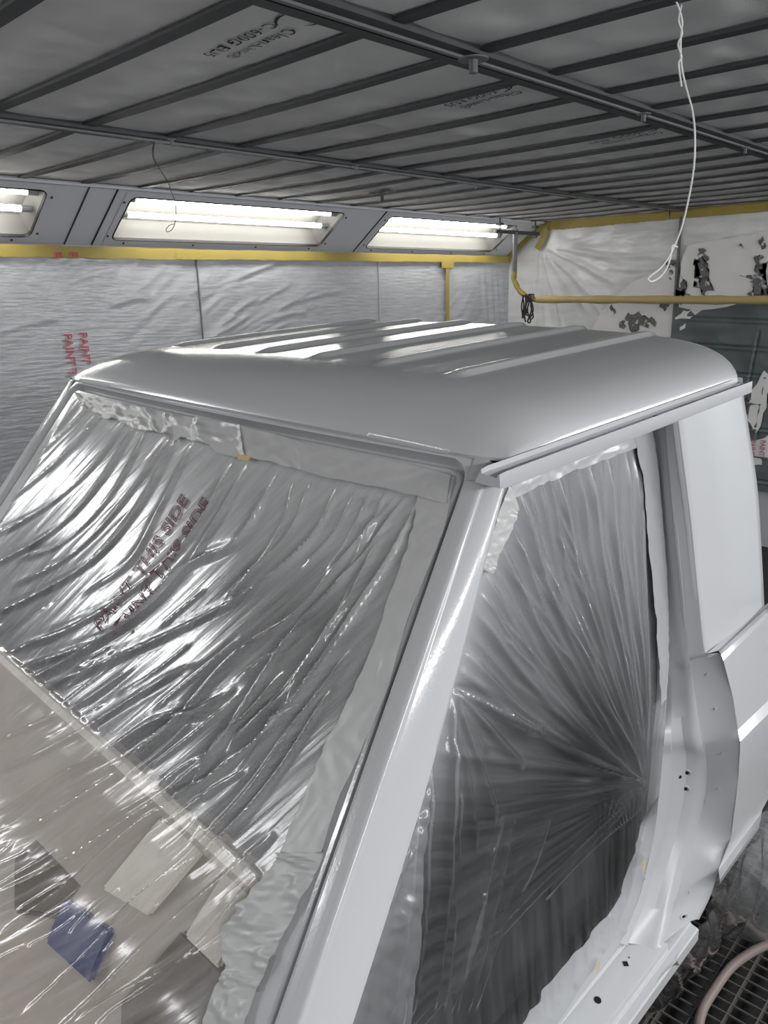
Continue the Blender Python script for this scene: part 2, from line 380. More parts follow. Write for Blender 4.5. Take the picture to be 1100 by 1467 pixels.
# printing on the filter mats (part of the fabric); it reads from the far side
def ceil_text(px, py, qx, qy, size, body, row):
    a = bz_(px, py, HC-.004); b_ = bz_(qx, qy, HC-.004); d = nz(b_-a)
    up = np.array([-d[1], d[0], 0])               # seen from below the left-hand side flips
    up = -up
    def fn(x, y, z):
        q = a+d*x+up*(y-row); return W((q[0], q[1], ceil_z(q[0], q[1])-.0035+.0))
    return fn
co = bpy.data.objects['ceiling']
for (C0, C1, sz) in [((413, 42), (318, 79), .045), ((742, 131), (640, 158), .045), ((946, 190), (860, 206), .05)]:
    fn = ceil_text(*C0, *C1, sz, '', 0); text_on('printed_text', 'Clean-Link\u00ae', sz, fn, 'ink', co, spacing=1.05)
    fn = ceil_text(*C0, *C1, sz, '', sz*1.15); text_on('printed_text', 'C-600G EU5', sz, fn, 'ink', co, spacing=1.1)
    fn = ceil_text(*C0, *C1, sz, '', sz*.3)
    m = MB()                                      # the swoosh mark before the words
    for (r0, cx_, cy_, a0, a1, wd) in ((.062, -.05, .02, 2.2, 4.6, .012), (.05, -.045, .0, 4.3, 6.0, .009), (.03, -.06, .02, .5, 2.3, .007)):
        V = []; n = 18
        for k_ in range(n+1):
            a = a0+(a1-a0)*k_/n; w_ = wd*math.sin(math.pi*k_/n)+.0008
            for s in (-1, 1): V.append(fn(cx_+(r0+s*w_/2)*math.cos(a), cy_+(r0+s*w_/2)*math.sin(a)*.8, 0))
        m.add(V, [(2*i, 2*i+1, 2*i+3, 2*i+2) for i in range(n)])
    m.build('printed_mark', 'ink', co, smooth=False)

# ------------------------------------------------------------------ lamp band on the left wall
bd = np.array([0, YL-YT, ZB-HC]); bl = np.linalg.norm(bd); bdn = bd/bl
bn = nz(np.array([0, bdn[2], -bdn[1]]))          # points into the booth (down and toward -y)
if bn[1] > 0: bn = -bn
def BP(x, b, h=0): return np.array([x, YT, HC])+bdn*(b*bl)+bn*h     # x along the wall, b 0 top..1 bottom, h out
def band_xb(px, py):
    q = pl(rb(px, py), bn, bn@np.array([0, YT, HC])); return q[0], ((q-np.array([0,YT,HC]))@bdn)/bl
c2 = [band_xb(*p) for p in ((166,337),(181,277),(489,303),(468,352))]
c3 = [band_xb(*p) for p in ((528,354),(553,307),(738,323),(712,359))]
x2a = (c2[0][0]+c2[1][0])/2; x2b = (c2[2][0]+c2[3][0])/2; x3a = (c3[0][0]+c3[1][0])/2; x3b = (c3[2][0]+c3[3][0])/2
c1 = [band_xb(*p) for p in ((72,270),(47,335))]; x1b = (c1[0][0]+c1[1][0])/2
LW = ((x2b-x2a)+(x3b-x3a))/2
LX = [(x1b-LW, x1b), (x2a, x2b), (x3a, x3b)]
b0, b1 = .13, .89
def band_quad(m, xa, xb, ba, bb, h=0): m.add([W(BP(xa,ba,h)), W(BP(xb,ba,h)), W(BP(xb,bb,h)), W(BP(xa,bb,h))], [(0,1,2,3)])
m = MB(); band_quad(m, XF, XE, -.02, b0); band_quad(m, XF, XE, b1, 1.0)
e = [XF]+[v for ab in LX for v in ab]+[XE]
for i in range(0, len(e), 2): band_quad(m, e[i], e[i+1], b0, b1)
o = m.build('trim_1', 'band', smooth=False); o['kind'] = 'structure'
# top edge rail and seam battens
m = MB(); m.tube([W(BP(XF, 0, .006)), W(BP(XE, 0, .006))], .011, 6); o = m.build('trim_2', 'band'); o['kind'] = 'structure'
def rrect(xa, xb, ba, bb, r, n=6):
    pts = []
    for (cx_, cb, a0) in ((xb-r, ba*bl+r, -90), (xb-r, bb*bl-r, 0), (xa+r, bb*bl-r, 90), (xa+r, ba*bl+r, 180)):
        for k_ in range(n+1):
            a = math.radians(a0+90*k_/n); pts.append((cx_+r*math.cos(a), (cb+r*math.sin(a))/bl))
    return pts
lamp_lab = ['strip lamp cut off by the left edge of the picture', 'long middle strip lamp with two white tubes behind a rounded window', 'right strip lamp beside the yellow wrapped pipe, two white tubes']
for i, (xa, xb) in enumerate(LX):
    xm = (xa+xb)/2
    L_ = empty('strip_lamp', W(BP(xm, 1, 0)), lamp_lab[i], 'lamp', None)
    # frame plate with rounded opening: outer rectangle to rounded rectangle, as a strip
    n = 6; r_ = .035
    inn = rrect(xa+.012, xb-.012, b0+.02, b1-.02, r_, n); out_ = rrect(xa-.03, xb+.03, b0-.07, b1+.07, .004, n)
    mid = rrect(xa+.006, xb-.006, b0+.005, b1-.005, r_+.006, n); N = len(inn)
    m = MB(); V = [W(BP(*p, .003)) for p in out_]+[W(BP(*p, .003)) for p in mid]
    m.add(V, [(k_, (k_+1)%N, N+(k_+1)%N, N+k_) for k_ in range(N)]); m.build('frame', 'band', L_, smooth=False)
    m = MB(); V = [W(BP(*p, .004)) for p in mid]+[W(BP(*p, .006)) for p in inn]+[W(BP(*p, -.012)) for p in inn]
    m.add(V, [(k_, (k_+1)%N, N+(k_+1)%N, N+k_) for k_ in range(N)]+[(N+k_, N+(k_+1)%N, 2*N+(k_+1)%N, 2*N+k_) for k_ in range(N)])
    m.build('gasket', 'black', L_, smooth=False)
    m = MB(); m.add([W(BP(*p, -.006)) for p in inn], [tuple(range(N))]); m.build('glass_pane', 'glass', L_, smooth=False)
    m = MB(); D_ = -.13                                     # white reflector box behind
    q = [W(BP(xa,b0,0)),W(BP(xb,b0,0)),W(BP(xb,b1,0)),W(BP(xa,b1,0)),W(BP(xa+.02,b0+.04,D_)),W(BP(xb-.02,b0+.04,D_)),W(BP(xb-.02,b1-.04,D_)),W(BP(xa+.02,b1-.04,D_))]
    m.add(q, [(4,5,6,7),(0,1,5,4),(1,2,6,5),(2,3,7,6),(3,0,4,7)]); m.build('reflector', 'refl', L_, smooth=False)
    for bb in (.30, .56):
        t = MB(); t.tube([W(BP(xa+.075, bb, -.05)), W(BP(xb-.075, bb, -.05))], .015, 12); tb = t.build('lamp_tube', 'tube', L_)
        for xx, s in ((xa+.02, 1), (xb-.02, -1)):
            t = MB(); t.tube([W(BP(xx, bb, -.05)), W(BP(xx+s*.055, bb, -.05))], .017, 12); t.build('tube_holder', 'steel2', tb)
    for k_ in range(8):
        for bb in (b0-.045, b1+.045):
            pass
    pos = [(xa-.02, b0+.1), (xa-.02, b1-.08), (xb+.02, b0+.1), (xb+.02, b1-.08)]+[(xa+(xb-xa)*f_, b1+.04) for f_ in (.06,.35,.65,.94)]
    for (xx, bb) in pos:
        m = MB(); m.tube([W(BP(xx, bb, .002)), W(BP(xx, bb, .008))], .006, 8); m.build('screw', 'steel', L_)
for k_, (pa, pb) in enumerate([((121,271),(97,348)), ((162,276),(138,343)), ((546,306),(512,358))]):
    (xa, ba), (xb, bb) = band_xb(*pa), band_xb(*pb)
    xm = (xa+xb)/2; m = MB(); m.box(W((BP(xm, .5, .003))), (.006, bl*.96, .006), R=np.array([[1,0,0], bdn, bn])); o = m.build('trim_%d' % (3+k_), 'black' if k_ else 'steel', smooth=False); o['kind'] = 'structure'

# unseen lamps along the near and left walls: area lights at assumed places
def lamp_light(name, loc, dirv, sx, sy, e):
    l = bpy.data.lights.new(name, 'AREA'); l.shape = 'RECTANGLE'; l.size = sx; l.size_y = sy; l.energy = e; l.color = (.985,.993,1)
    o = bpy.data.objects.new(name, l); COL.objects.link(o); o.location = tuple(W(loc)); o.rotation_euler = Vector(dirv).to_track_quat('-Z', 'Y').to_euler()
    return o
YNW = YN+.02
for xm, e_ in ((-1.5, 30), (.2, 32), (1.9, 27), (3.6, 20), (5.3, 74)):  # uneven strengths; last one added and raised to brighten the end wall
    lamp_light('near_wall_lamp', (xm, YN+.17, .42), (0, .58, -.81), LW*.92, .19, e_)
for xm in (LX[0][0]+LW/2-(LW+.25), LX[0][0]+LW/2-2*(LW+.25)):
    lamp_light('left_wall_lamp', tuple(BP(xm, .5, .01)), tuple(bn), LW*.92, .19, 26)

# ------------------------------------------------------------------ film and tape on the booth walls
def wall_film(name, O, A, B, la, lb, na, nb, curves, m, lab, amp=.0035, seed=1, off=.006, kx=(3,14,.6), cover=None, parent=None, mask=None):
    """O corner, A and B unit axes; folds in metres along A, B"""
    u = np.linspace(0, la, na); v = np.linspace(0, lb, nb); U, V = np.meshgrid(u, v, indexing='ij')
    P = np.array(O)+U[...,None]*np.array(A)+V[...,None]*np.array(B); Nn = np.cross(A, B)
    a = kx[2]; c, s = math.cos(a), math.sin(a); R1, R2 = U*c+V*s, -U*s+V*c
    patch = smooth01(.5+.9*vnoise(U*.9, V*1.3, seed+3))
    D = off+amp*patch*(.6*ridged(R1*kx[0], R2*kx[1], seed)+.4*vnoise(R1*kx[0]*2, R2*kx[1]*2.4, seed+1))
    D += folds(U, V, curves)
    D = np.maximum(D, .001)
    o = surf(name, P+ORG, np.broadcast_to(Nn, P.shape), D, np.stack([U, V], -1), m, parent, cover, mask)
    return o, (lambda uu, vv, h=0: W(np.array(O)+uu*np.array(A)+vv*np.array(B)+Nn*h)), D
# left wall: A along -x?  normal must face -y: A x B = -y  ->  A = +x, B = +z gives x cross z = -y
def lw(px, py): q = by_(px, py, YL); return (q[0], q[2]+1.6)
cv = []
for k_ in range(34):                                        # slanting wrinkles at the left, rising to the right
    x = rng.uniform(0, 430); y = rng.uniform(385, 700); L = rng.uniform(40, 130); s = rng.uniform(-.45, -.2)
    if y > 480 and x > 250: continue
    cv.append(([lw(x, y), lw(x+L/2, y+s*L/2-3), lw(x+L, y+s*L)], .012, .02, rng.uniform(.003,.008), 1))
for k_ in range(12):
    x = rng.uniform(300, 400); y = rng.uniform(400, 470); L = rng.uniform(30, 60)
    cv.append(([lw(x, y+L*.6), lw(x+L, y)], .01, .015, .006, 1))
for x in (690, 700, 708, 716):
    cv.append(([lw(x, 385), lw(x+6, 470)], .02, .03, .008, 1))
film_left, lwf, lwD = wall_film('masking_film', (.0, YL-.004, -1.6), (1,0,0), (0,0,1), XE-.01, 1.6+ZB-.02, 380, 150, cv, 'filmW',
    'thin plastic masking film with red printing covering the left booth wall', .006, 3)
tag(film_left, 'thin plastic masking film with red printing covering the left booth wall', 'plastic film')
# red printing on it: letters run down the sheet
def wall_text(px, py, size, body, off=.026):
    q = by_(px, py, YL-.02)
    return lambda x, y, z: W((q[0]+y, YL-off-z, q[2]-x))
for (px, py, body) in [(91, 478, 'PAINT THIS SIDE'), (113, 476, 'PAINT THIS SIDE')]:
    text_on('printed_text', body, .062, wall_text(px, py, .062, body), 'red', film_left, outline=.0022, spacing=1.0)
for (px, py) in [(75, 366), (98, 366)]:
    text_on('printed_text', 'E', .062, wall_text(px, py-6, .062, '', .038), 'red', film_left, outline=.0022)
# panel joints of the left wall, seen through the film
for k_, (px, ) in enumerate([(286,), (543,)]):
    q = by_(px, 430, YL-.014); m = MB(); m.box(W((q[0], YL-.016, -.7)), (.008, .006, 1.9)); o = m.build('trim_%d' % (7+k_), 'steel2' if k_ == 0 else 'wall', smooth=False); o['kind'] = 'structure'

def tape(name, pts, w, nrm, m, lab, cat='tape', th=.0012, wob=.0, group=None, thick=.0):
    """flat strip along pts (booth coordinates), width w across, lifted by th along nrm"""
    P = spline(pts, 60) if len(pts) > 2 else np.linspace(0,1,60)[:,None]*(np.array(pts[1])-np.array(pts[0]))+np.array(pts[0])
    nr = np.array(nrm, float); tg = np.gradient(P, axis=0); tg /= np.linalg.norm(tg, axis=1)[:,None]; sd = np.cross(nr, tg); sd /= np.linalg.norm(sd, axis=1)[:,None]
    V = []; ww = w if not np.isscalar(w) else np.full(60, w); 
    for i in range(60):
        for s in np.linspace(-.5, .5, 5):
            h = th+.002*abs(math.sin(i*1.7+s*3))*(1 if wob else 0)+wob*rng.uniform(-.3, .6)
            e_ = (1+.10*rng.uniform(-1,1)) if abs(s) == .5 else 1
            V.append(W(P[i]+sd[i]*s*ww[i]*e_+nr*h))
    m_ = MB().add(V, [(i*5+j, i*5+j+1, i*5+j+6, i*5+j+5) for i in range(59) for j in range(4)])
    o = m_.build(name, m, ang=0); tag(o, lab, cat, group); return o
zt = .245
tape('masking_tape', [(XF+3.2, YL-.03, .252), (2.75, YL-.03, .246)], .062, (0,-1,0), 'tapeyellow', 'yellow masking tape strip along the left wall under the left lamps')
tape('masking_tape', [(2.72, YL-.033, .247), (XE-.02, YL-.033, .256)], .058, (0,-1,0), 'tapeyellow', 'yellow masking tape strip along the left wall under the right lamp')
q = by_(641, 380, YL-.034)
tape('masking_tape', [(q[0], YL-.034, .25), (q[0], YL-.034, -.75)], .045, (0,-1,0), 'tapeyellow', 'vertical yellow masking tape strip on the left wall')
tape('masking_tape', [(q[0]-.08, YL-.037, .215), (q[0]+.08, YL-.037, .213)], .075, (0,-1,0), 'tapeyellow', 'short yellow tape piece across the top of the vertical tape')

# end wall (x = XE): A along -y, B up; normal -x = A x B with A=(0,-1,0), B=(0,0,1): (-1*1, 0, 0) ok
YE0 = YL-.01
def ew(px, py): q = bx_(px, py, XE); return (YE0-q[1], q[2]+1.4)
cv = []
c0 = (775, 352)                                              # pinch under the corner tape
for k_ in range(16):
    a = math.radians(rng.uniform(2, 100)); L = rng.uniform(60, 190); r0 = rng.uniform(8, 24)
    cv.append(([ew(c0[0]+r0*math.cos(a), c0[1]+r0*math.sin(a)), ew(c0[0]+L*.5*math.cos(a), c0[1]+L*.5*math.sin(a)-2), ew(c0[0]+L*math.cos(a), c0[1]+L*math.sin(a))], .012, .03, rng.uniform(.008, .016), 1))
for k_ in range(26):
    x = rng.uniform(850, 1060); y = rng.uniform(312, 400); L = rng.uniform(40, 110); s = rng.uniform(-.25, .15) if x < 960 else rng.uniform(-.3,-.05)
    cv.append(([ew(x, y), ew(x+L/2, y+s*L/2+2), ew(x+L, y+s*L)], .012, .02, rng.uniform(.004,.01), 1))
ua, va = ew(968, 400)
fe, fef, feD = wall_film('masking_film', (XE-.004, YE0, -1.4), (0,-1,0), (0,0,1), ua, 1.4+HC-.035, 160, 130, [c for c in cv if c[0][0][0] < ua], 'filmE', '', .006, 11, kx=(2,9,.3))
tag(fe, 'pale plastic masking film creased at its corner on the end wall, left of the seam', 'plastic film')
ub, vb = ew(1210, 430)
U0, V0 = ew(970, 432)
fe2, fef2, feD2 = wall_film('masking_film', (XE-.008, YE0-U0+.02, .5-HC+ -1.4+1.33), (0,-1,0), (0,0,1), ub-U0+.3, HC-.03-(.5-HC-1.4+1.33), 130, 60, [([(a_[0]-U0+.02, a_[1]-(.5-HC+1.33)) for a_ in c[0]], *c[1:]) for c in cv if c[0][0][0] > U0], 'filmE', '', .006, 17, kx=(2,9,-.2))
tag(fe2, 'pale scuffed plastic film on the end wall above the yellow pipe, right of the seam', 'plastic film')
# dark grey-green sheet below
u = np.linspace(0, 2.2, 260); v = np.linspace(0, 1.5, 180); U, V = np.meshgrid(u, v, indexing='ij')
cvg = []
for k_ in range(9):
    a_ = (rng.uniform(0,2.0), rng.uniform(.3,1.4)); cvg.append(([a_, (a_[0]+rng.uniform(-.12,.12), a_[1]-rng.uniform(.3,.7))], .008, .010, -.022, 1))
for k_ in range(7):
    y_ = .1+.2*k_; cvg.append(([(0, y_), (1, y_-.03), (2.2, y_-.02)], .007, .007, -.02, 1))
D = .022+.006*ridged(U*4, V*5, 41)+.004*vnoise(U*11, V*13, 42)+folds(U, V, cvg)
ys_ = bx_(968, 440, XE)[1]
P = np.stack([np.full_like(U, XE-.012), ys_-U, -1.55+V], -1)
gs = surf('masking_sheet', P+ORG, np.broadcast_to(np.array([-1.,0,0]), P.shape), np.maximum(D, .0), np.stack([U,V],-1), 'green')
tag(gs, 'dark grey-green creased sheet on the end wall below the yellow pipe', 'plastic sheet')

def blob(name, pix, m, par, x=XE-.035, n=10, rough=.15, th=.004, tagd=None):
    """irregular flake or patch lying on the end wall: outline in pixels on plane x, torn edge"""
    P = []
    k_ = len(pix)
    for i in range(k_):
        a, b_ = np.array(pix[i]), np.array(pix[(i+1)%k_]); L = np.linalg.norm(b_-a); nrm_ = np.array([-(b_-a)[1], (b_-a)[0]])/(L+1e-9)
        st = max(2, int(L/n))
        for j in range(st): P.append(a+(b_-a)*j/st+nrm_*rng.normal(0, rough)*min(L, 40)*.25)
    V = [W(bx_(*p, x)) for p in P]; nV = len(V)
    bm = bmesh.new(); vs = [bm.verts.new(v) for v in V]; f = bm.faces.new(vs); bmesh.ops.triangulate(bm, faces=[f])
    r = bmesh.ops.extrude_face_region(bm, geom=list(bm.faces)); bmesh.ops.translate(bm, vec=(th,0,0), verts=[g for g in r['geom'] if isinstance(g, bmesh.types.BMVert)])
    bmesh.ops.recalc_face_normals(bm, faces=bm.faces)
    me = bpy.data.meshes.new(name); bm.to_mesh(me); bm.free()
    o = link(name, me, m, par, False)
    return o
wp = blob('film_patch', [(845,478),(858,452),(880,425),(905,405),(940,388),(962,378),(967,384),(966,432),(962,482),(948,484),(900,484)], 'torn', None, x=XE-.03, n=14, rough=.05)
tag(wp, 'large rounded white film patch with dark scuffs on the end wall', 'plastic film')
for pix in ([(885,468),(893,455),(915,448),(935,452),(940,462),(915,474)], [(946,440),(950,428),(957,430),(952,446)], [(953,376),(960,372),(962,400),(954,402)], [(874,442),(877,436),(879,452)]):
    blob('dark_scuff', pix, 'flake', wp, x=XE-.036, n=4, rough=.7, th=.003)
wp2 = blob('film_patch', [(972,440),(975,375),(985,352),(1010,345),(1060,338),(1105,330),(1130,336),(1110,380),(1085,405),(1075,432),(1040,440),(1000,445)], 'torn', None, x=XE-.045, n=14, rough=.08)
tag(wp2, 'torn white scuffed film patch behind the yellow pipe, near the right picture edge', 'plastic film')
for pix in ([(998,372),(1008,355),(1016,360),(1012,388),(1018,408),(1008,425),(1000,410),(996,388)], [(1080,380),(1090,362),(1098,372),(1092,392),(1098,420),(1075,430)], [(1086,345),(1092,338),(1098,352),(1090,358)], [(972,410),(978,395),(980,420),(974,438)], [(1058,352),(1062,348),(1066,356)]):
    blob('dark_scuff', pix, 'flake', wp2, x=XE-.052, n=4, rough=.7, th=.003)
wp3 = blob('film_scrap', [(966,455),(985,445),(1000,440),(1045,432),(1030,438),(1000,447),(985,458),(975,473)], 'torn', None, x=XE-.04, n=5, rough=.3)
tag(wp3, 'small pointed white film scrap hanging under the yellow pipe', 'plastic film')
wp4 = blob('film_scrap', [(1078,560),(1090,540),(1096,530),(1105,545),(1100,575),(1085,620),(1070,600),(1066,578)], 'torn', None, x=XE-.04, n=8, rough=.4)
tag(wp4, 'torn white film scrap behind the rear corner of the truck roof', 'plastic film')
wp5 = blob('film_scrap', [(1068,634),(1112,622),(1116,668),(1072,664)], 'torn', None, x=XE-.04, n=8, rough=.2)
tag(wp5, 'pink printed white film scrap beside the rear edge of the cab', 'plastic film')
for px in (1078, 1092):
    q = bx_(px-2, 630, XE-.047); text_on('printed_text', 'PAINT', .05, (lambda q: lambda x, y, z: W((XE-.050-z, q[1]-y, q[2]-x*.9)))(q), 'pink', wp5, outline=.002)
m = MB()
q = bx_(969, 400, XE-.03); m.box(W((XE-.03, q[1], -.1)), (.012, .018, 1.2)); o = m.build('trim_9', 'steel2', smooth=False); o['kind'] = 'structure'
tape('masking_tape', [(XE-.03, YT-.03, HC-.035), (XE-.03, 2.75, HC-.03)], .072, (-1,0,0), 'tapeyellow', 'yellow masking tape strip along the top of the end wall, left of the white wire')
tape('masking_tape', [(XE-.034, 2.74, HC-.028), (XE-.034, YN+.1, HC-.03)], .075, (-1,0,0), 'tapeyellow', 'yellow masking tape strip along the top of the end wall, right of the white wire')
tape('masking_tape', [(XE-.05, YT-.01, HC-.04), (XE-.05, YT+.13, HC-.12), (XE-.05, YL-.02, .26)], .05, (-1,0,0), 'tapeyellow', 'yellow masking tape following the slanted corner beside the right lamp')
a_, b_ = bx_(782, 322, XE-.04), bx_(770, 357, XE-.04)
tape('masking_tape', [(XE-.045, a_[1], a_[2]), (XE-.045, (a_[1]+b_[1])/2-.02, (a_[2]+b_[2])/2), (XE-.045, b_[1], b_[2])], .06, (-1,0,0), 'tapeyellow', 'loose yellow tape end hanging down in the upper corner of the end wall')

# yellow wrapped pipe with its hanger
pp = bz_(738, 333, .445); XP = pp[0]; YP = pp[1]
pa = bx_(770, 429, XP); pb = bx_(1100, 430, XP)
hang = empty('hanging_pipe', W((XP, YP, .1)), 'bent pipe wrapped in yellow tape, hung from a steel bar before the end wall', 'pipe')
m = MB(); tp_ = [(XP, YP, .445), (XP, YP, .13)]; m.tube([W(p) for p in tp_], .02, 14); m.build('upright', 'steel2', hang)
slope = (pb[2]-pa[2])/(pb[1]-pa[1])
yy = np.linspace(pa[1], YN+.3, 60)
m = MB(); pts = [(XP, YP, .135), (XP, YP+.005, .085)]+[tuple(p) for p in spline([(XP,YP+.003,.07),(XP,(YP+pa[1])/2+.05,-.03),(XP,pa[1]+.03,pa[2]),(XP,pa[1]-.05,pa[2])], 14)]
m.tube([W(p) for p in pts], [.021+.003*math.sin(i*2.1) for i in range(len(pts))], 12); m.build('elbow', 'tapeyellow', hang)
m = MB(); P = [W((XP, y_, pa[2]+slope*(y_-pa[1]) if y_ > pb[1] else pb[2])) for y_ in yy]
m.tube(P, [.029+.0025*math.sin(i*1.3)+.002*rng.uniform(-1,1) for i in range(60)], 14)
M['tapepaper'] = mat('yellow_paper_wrap', (.52,.40,.17), .55, bump=True, bscale=25, bstr=.4, bdist=.004, vary=.15, vscale=6)
rail_ = m.build('wrapped_rail', 'tapepaper', hang)
m = MB(); ta, tb_ = bz_(702, 332, .445), bz_(774, 335, .445)
m.box(W(((ta[0]+tb_[0])/2, YP, .445)), (tb_[0]-ta[0], .022, .028), bev=.003); m.build('cross_bar', 'steel', hang)
for xx in (ta[0]+.05, tb_[0]-.06):
    m = MB(); m.tube([W((xx, YP, HC-.0)), W((xx, YP, .41))], .007, 8); m.box(W((xx, YP, .50)), (.05, .04, .02)); m.box(W((xx, YP, .42)), (.03,.03,.012)); m.build('clamp', 'steel', hang)
# dark cable loops over the pipe
q = bx_(757, 428, XP); lp = empty('cable_loops', W((XP, q[1], q[2]-.3)), 'bundle of dark cable loops hung over the yellow pipe', 'cable')
for k_, (dx, ln, sw) in enumerate([(-.055, .19, .02), (-.03, .22, .03), (-.01, .17, .028), (.012, .23, .03), (.035, .20, .024)]):
    pts = []
    for a in np.linspace(0, 2*math.pi, 40):
        z_ = -ln/2+.035+(ln/2)*math.cos(a); pts.append(W((XP-.03*math.cos(a)*0+(.033 if math.sin(a) > 0 else -.033)*min(1, abs(math.sin(a))*2), q[1]-dx+sw*math.sin(a)+.01*math.sin(3*a+k_), q[2]+z_)))
    m = MB(); m.tube(pts, .006, 6); m.build('cable_loop', 'cable', lp)

# wires hanging from the ceiling
A_ = bz_(966, -4, HC); dist0 = A_[1]
WX = A_
def at_y(px, py): return by_(px, py, WX[1])
pts = [at_y(*p) for p in [(966,-4),(973,14),(977,32),(975,55),(975,75),(977,100),(984,130),(991,155),(995,185),(995,225),(991,260),(983,300),(975,330),(966,352),(958,368),(947,383),(932,395),(928,400),(934,403),(946,396),(956,382),(961,365),(963,352),(970,354)]]
wr_ = empty('hanging_wire', W(pts[0]), 'white wire hanging from the ceiling at the right, ending in a twisted loop', 'wire')
m = MB(); m.tube([W(p) for p in spline(pts, 120)], .0022, 6); m.build('strand', 'wire', wr_)
pts = [at_y(*p) for p in [(977,8),(973,30),(978,48),(972,64),(977,82),(973,92),(977,124)]]
m = MB(); m.tube([W(p)+np.array([-.003,0,0]) for p in spline(pts, 60)], .002, 6); m.build('twisted_end', 'wire', wr_)
A_ = bz_(220, 200, HC-.01)
def at_y2(px, py): return by_(px, py, A_[1])
pts = [at_y2(*p) for p in [(222,200),(219,215),(220,227),(228,241),(240,260),(245,274),(251,290),(252,305),(251,318),(247,328),(240,332),(238,328),(244,322),(250,321)]]
m = MB(); m.tube([W(p) for p in spline(pts, 70)], [.003 if i < 16 else .0014 for i in range(70)], 6); o = m.build('hanging_wire', 'wiredark'); tag(o, 'thin dark wire with a small loop hanging in front of the middle lamp', 'wire')

# hose on the grating
pts = [bz_(*p, ZF+.013) for p in [(1150,1336),(1100,1353),(1072,1367),(1046,1387),(1022,1420),(1006,1448),(1000,1480),(1002,1530)]]
m = MB(); m.tube([W(p) for p in spline(pts, 50)], .0135, 12); o = m.build('hose', 'hose'); tag(o, 'pinkish grey hose lying curved on the floor grating', 'hose')
# ------------------------------------------------------------------ the truck cab (truck coordinates: x rearward, y to its far side, z up, camera at 0)
A0 = np.array([.9044, .7565, -.31756]); YC = 1.4465
TH = math.atan2(.455, .384); WN = np.array([-math.sin(TH), 0, math.cos(TH)]); WDn = np.array([-math.cos(TH), 0, -math.sin(TH)])
def ws(y, t, h=0): return np.array([A0[0], 0, A0[2]])+WDn*t+WN*h+np.array([0, y, 0])
def mirror(p): p = np.array(p, float); p[...,1] = 2*YC-p[...,1]; return p
def Sy(z): return .66+.163*(z+.31)
def Sd(px, py, off=0):
    n = np.array([0, 1, -.163]); return pl(rc(px, py), n, .66+.163*.31+off)
def cy_(px, py, y): return pl(rc(px, py), (0,1,0), y)
truck = empty('truck_cab', T((1.25, YC, -1.5)), 'light grey painted pickup cab masked with plastic film, doors and glass removed', 'truck')
def tb(mb, name, m, ang=35, par=truck, weld=0):
    mb.v = [tuple(T(p)) for p in mb.v]; return mb.build(name, m, par, True, ang, weld)

# roof panel
NV, NX = 181, 120
vv = .768*np.sin(np.linspace(-1, 1, NV)*math.pi/2*.985)/math.sin(math.pi/2*.985)
vv = .5*vv+.5*np.linspace(-.768, .768, NV)
ss = .5-.5*np.cos(np.linspace(0, math.pi, NX)); ss = .55*ss+.45*np.linspace(0, 1, NX)
S_, V_ = np.meshgrid(ss, vv, indexing='ij')
nv = np.abs(V_)/.768
xf = .903+.016*smooth01((np.abs(V_)-.68)/.09)**2-.005*(1-nv**2)
xr = 1.93-.03*nv**2-.14*nv**10
Xr = xf+(xr-xf)*S_
fv = np.clip(1-nv**7, 0, 1)**(1/1.9)
uf = np.clip((xf+.21-Xr)/.21, 0, 1); fx = np.clip(1-uf**2.3, 0, 1)**(1/1.45)
ur = np.clip((Xr-(xr-.09))/.09, 0, 1); fr_ = np.clip(1-ur**2.3, 0, 1)**(1/2.0)
ZB_ = -.308
Zr = ZB_+(.084-.014*nv**2)*fx*fv*(.35+.65*fr_)+.003*np.sin(np.pi*S_)*(1-nv**2)
for v0 in (-.5, -.3, -.1, .1, .3, .5):                      # pressed ribs
    d = (V_-v0); prof = smooth01((.022-np.abs(d))/.012)
    Zr += .0085*prof*smooth01((Xr-1.085-.012*abs(v0))/.05)*smooth01((xr-.03-Xr)/.02)
mr_ = MB(); mr_.grid(np.stack([Xr, YC+V_, Zr], -1))
# front lip down to the windscreen recess, side lips down into the gutters
row = [];
for j in range(NV): row.append([(xf[0,j], YC+vv[j], ZB_), tuple(ws(YC+vv[j], -.002+.0*nv[0,j], .004)+np.array([xf[0,j]-.9 if abs(vv[j]) > .66 else 0,0,0]))])
mr_.grid(np.array(row).transpose(1,0,2))
for sgn, j in ((-1, 0), (1, NV-1)):
    prof = [(0, 0), (-.001, -.008), (-.006, -.0095), (-.008, -.012), (-.0085, -.024)]
    G = np.array([[(Xr[i,j], YC+vv[j]-sgn*(-1)*(-a)*(-1)*(-1) if 0 else YC+vv[j]+sgn*(-a), ZB_+b) for a, b in prof] for i in range(NX)]); mr_.grid(G)
G = np.array([[(xr[0,j]+.0, YC+vv[j], ZB_+.083*fv[-1,j]*.35), (xr[0,j]-.004, YC+vv[j], ZB_-.03)] for j in range(NV)]); mr_.grid(G)
roof = tb(mr_, 'roof', 'paint', ang=50, weld=.0004)

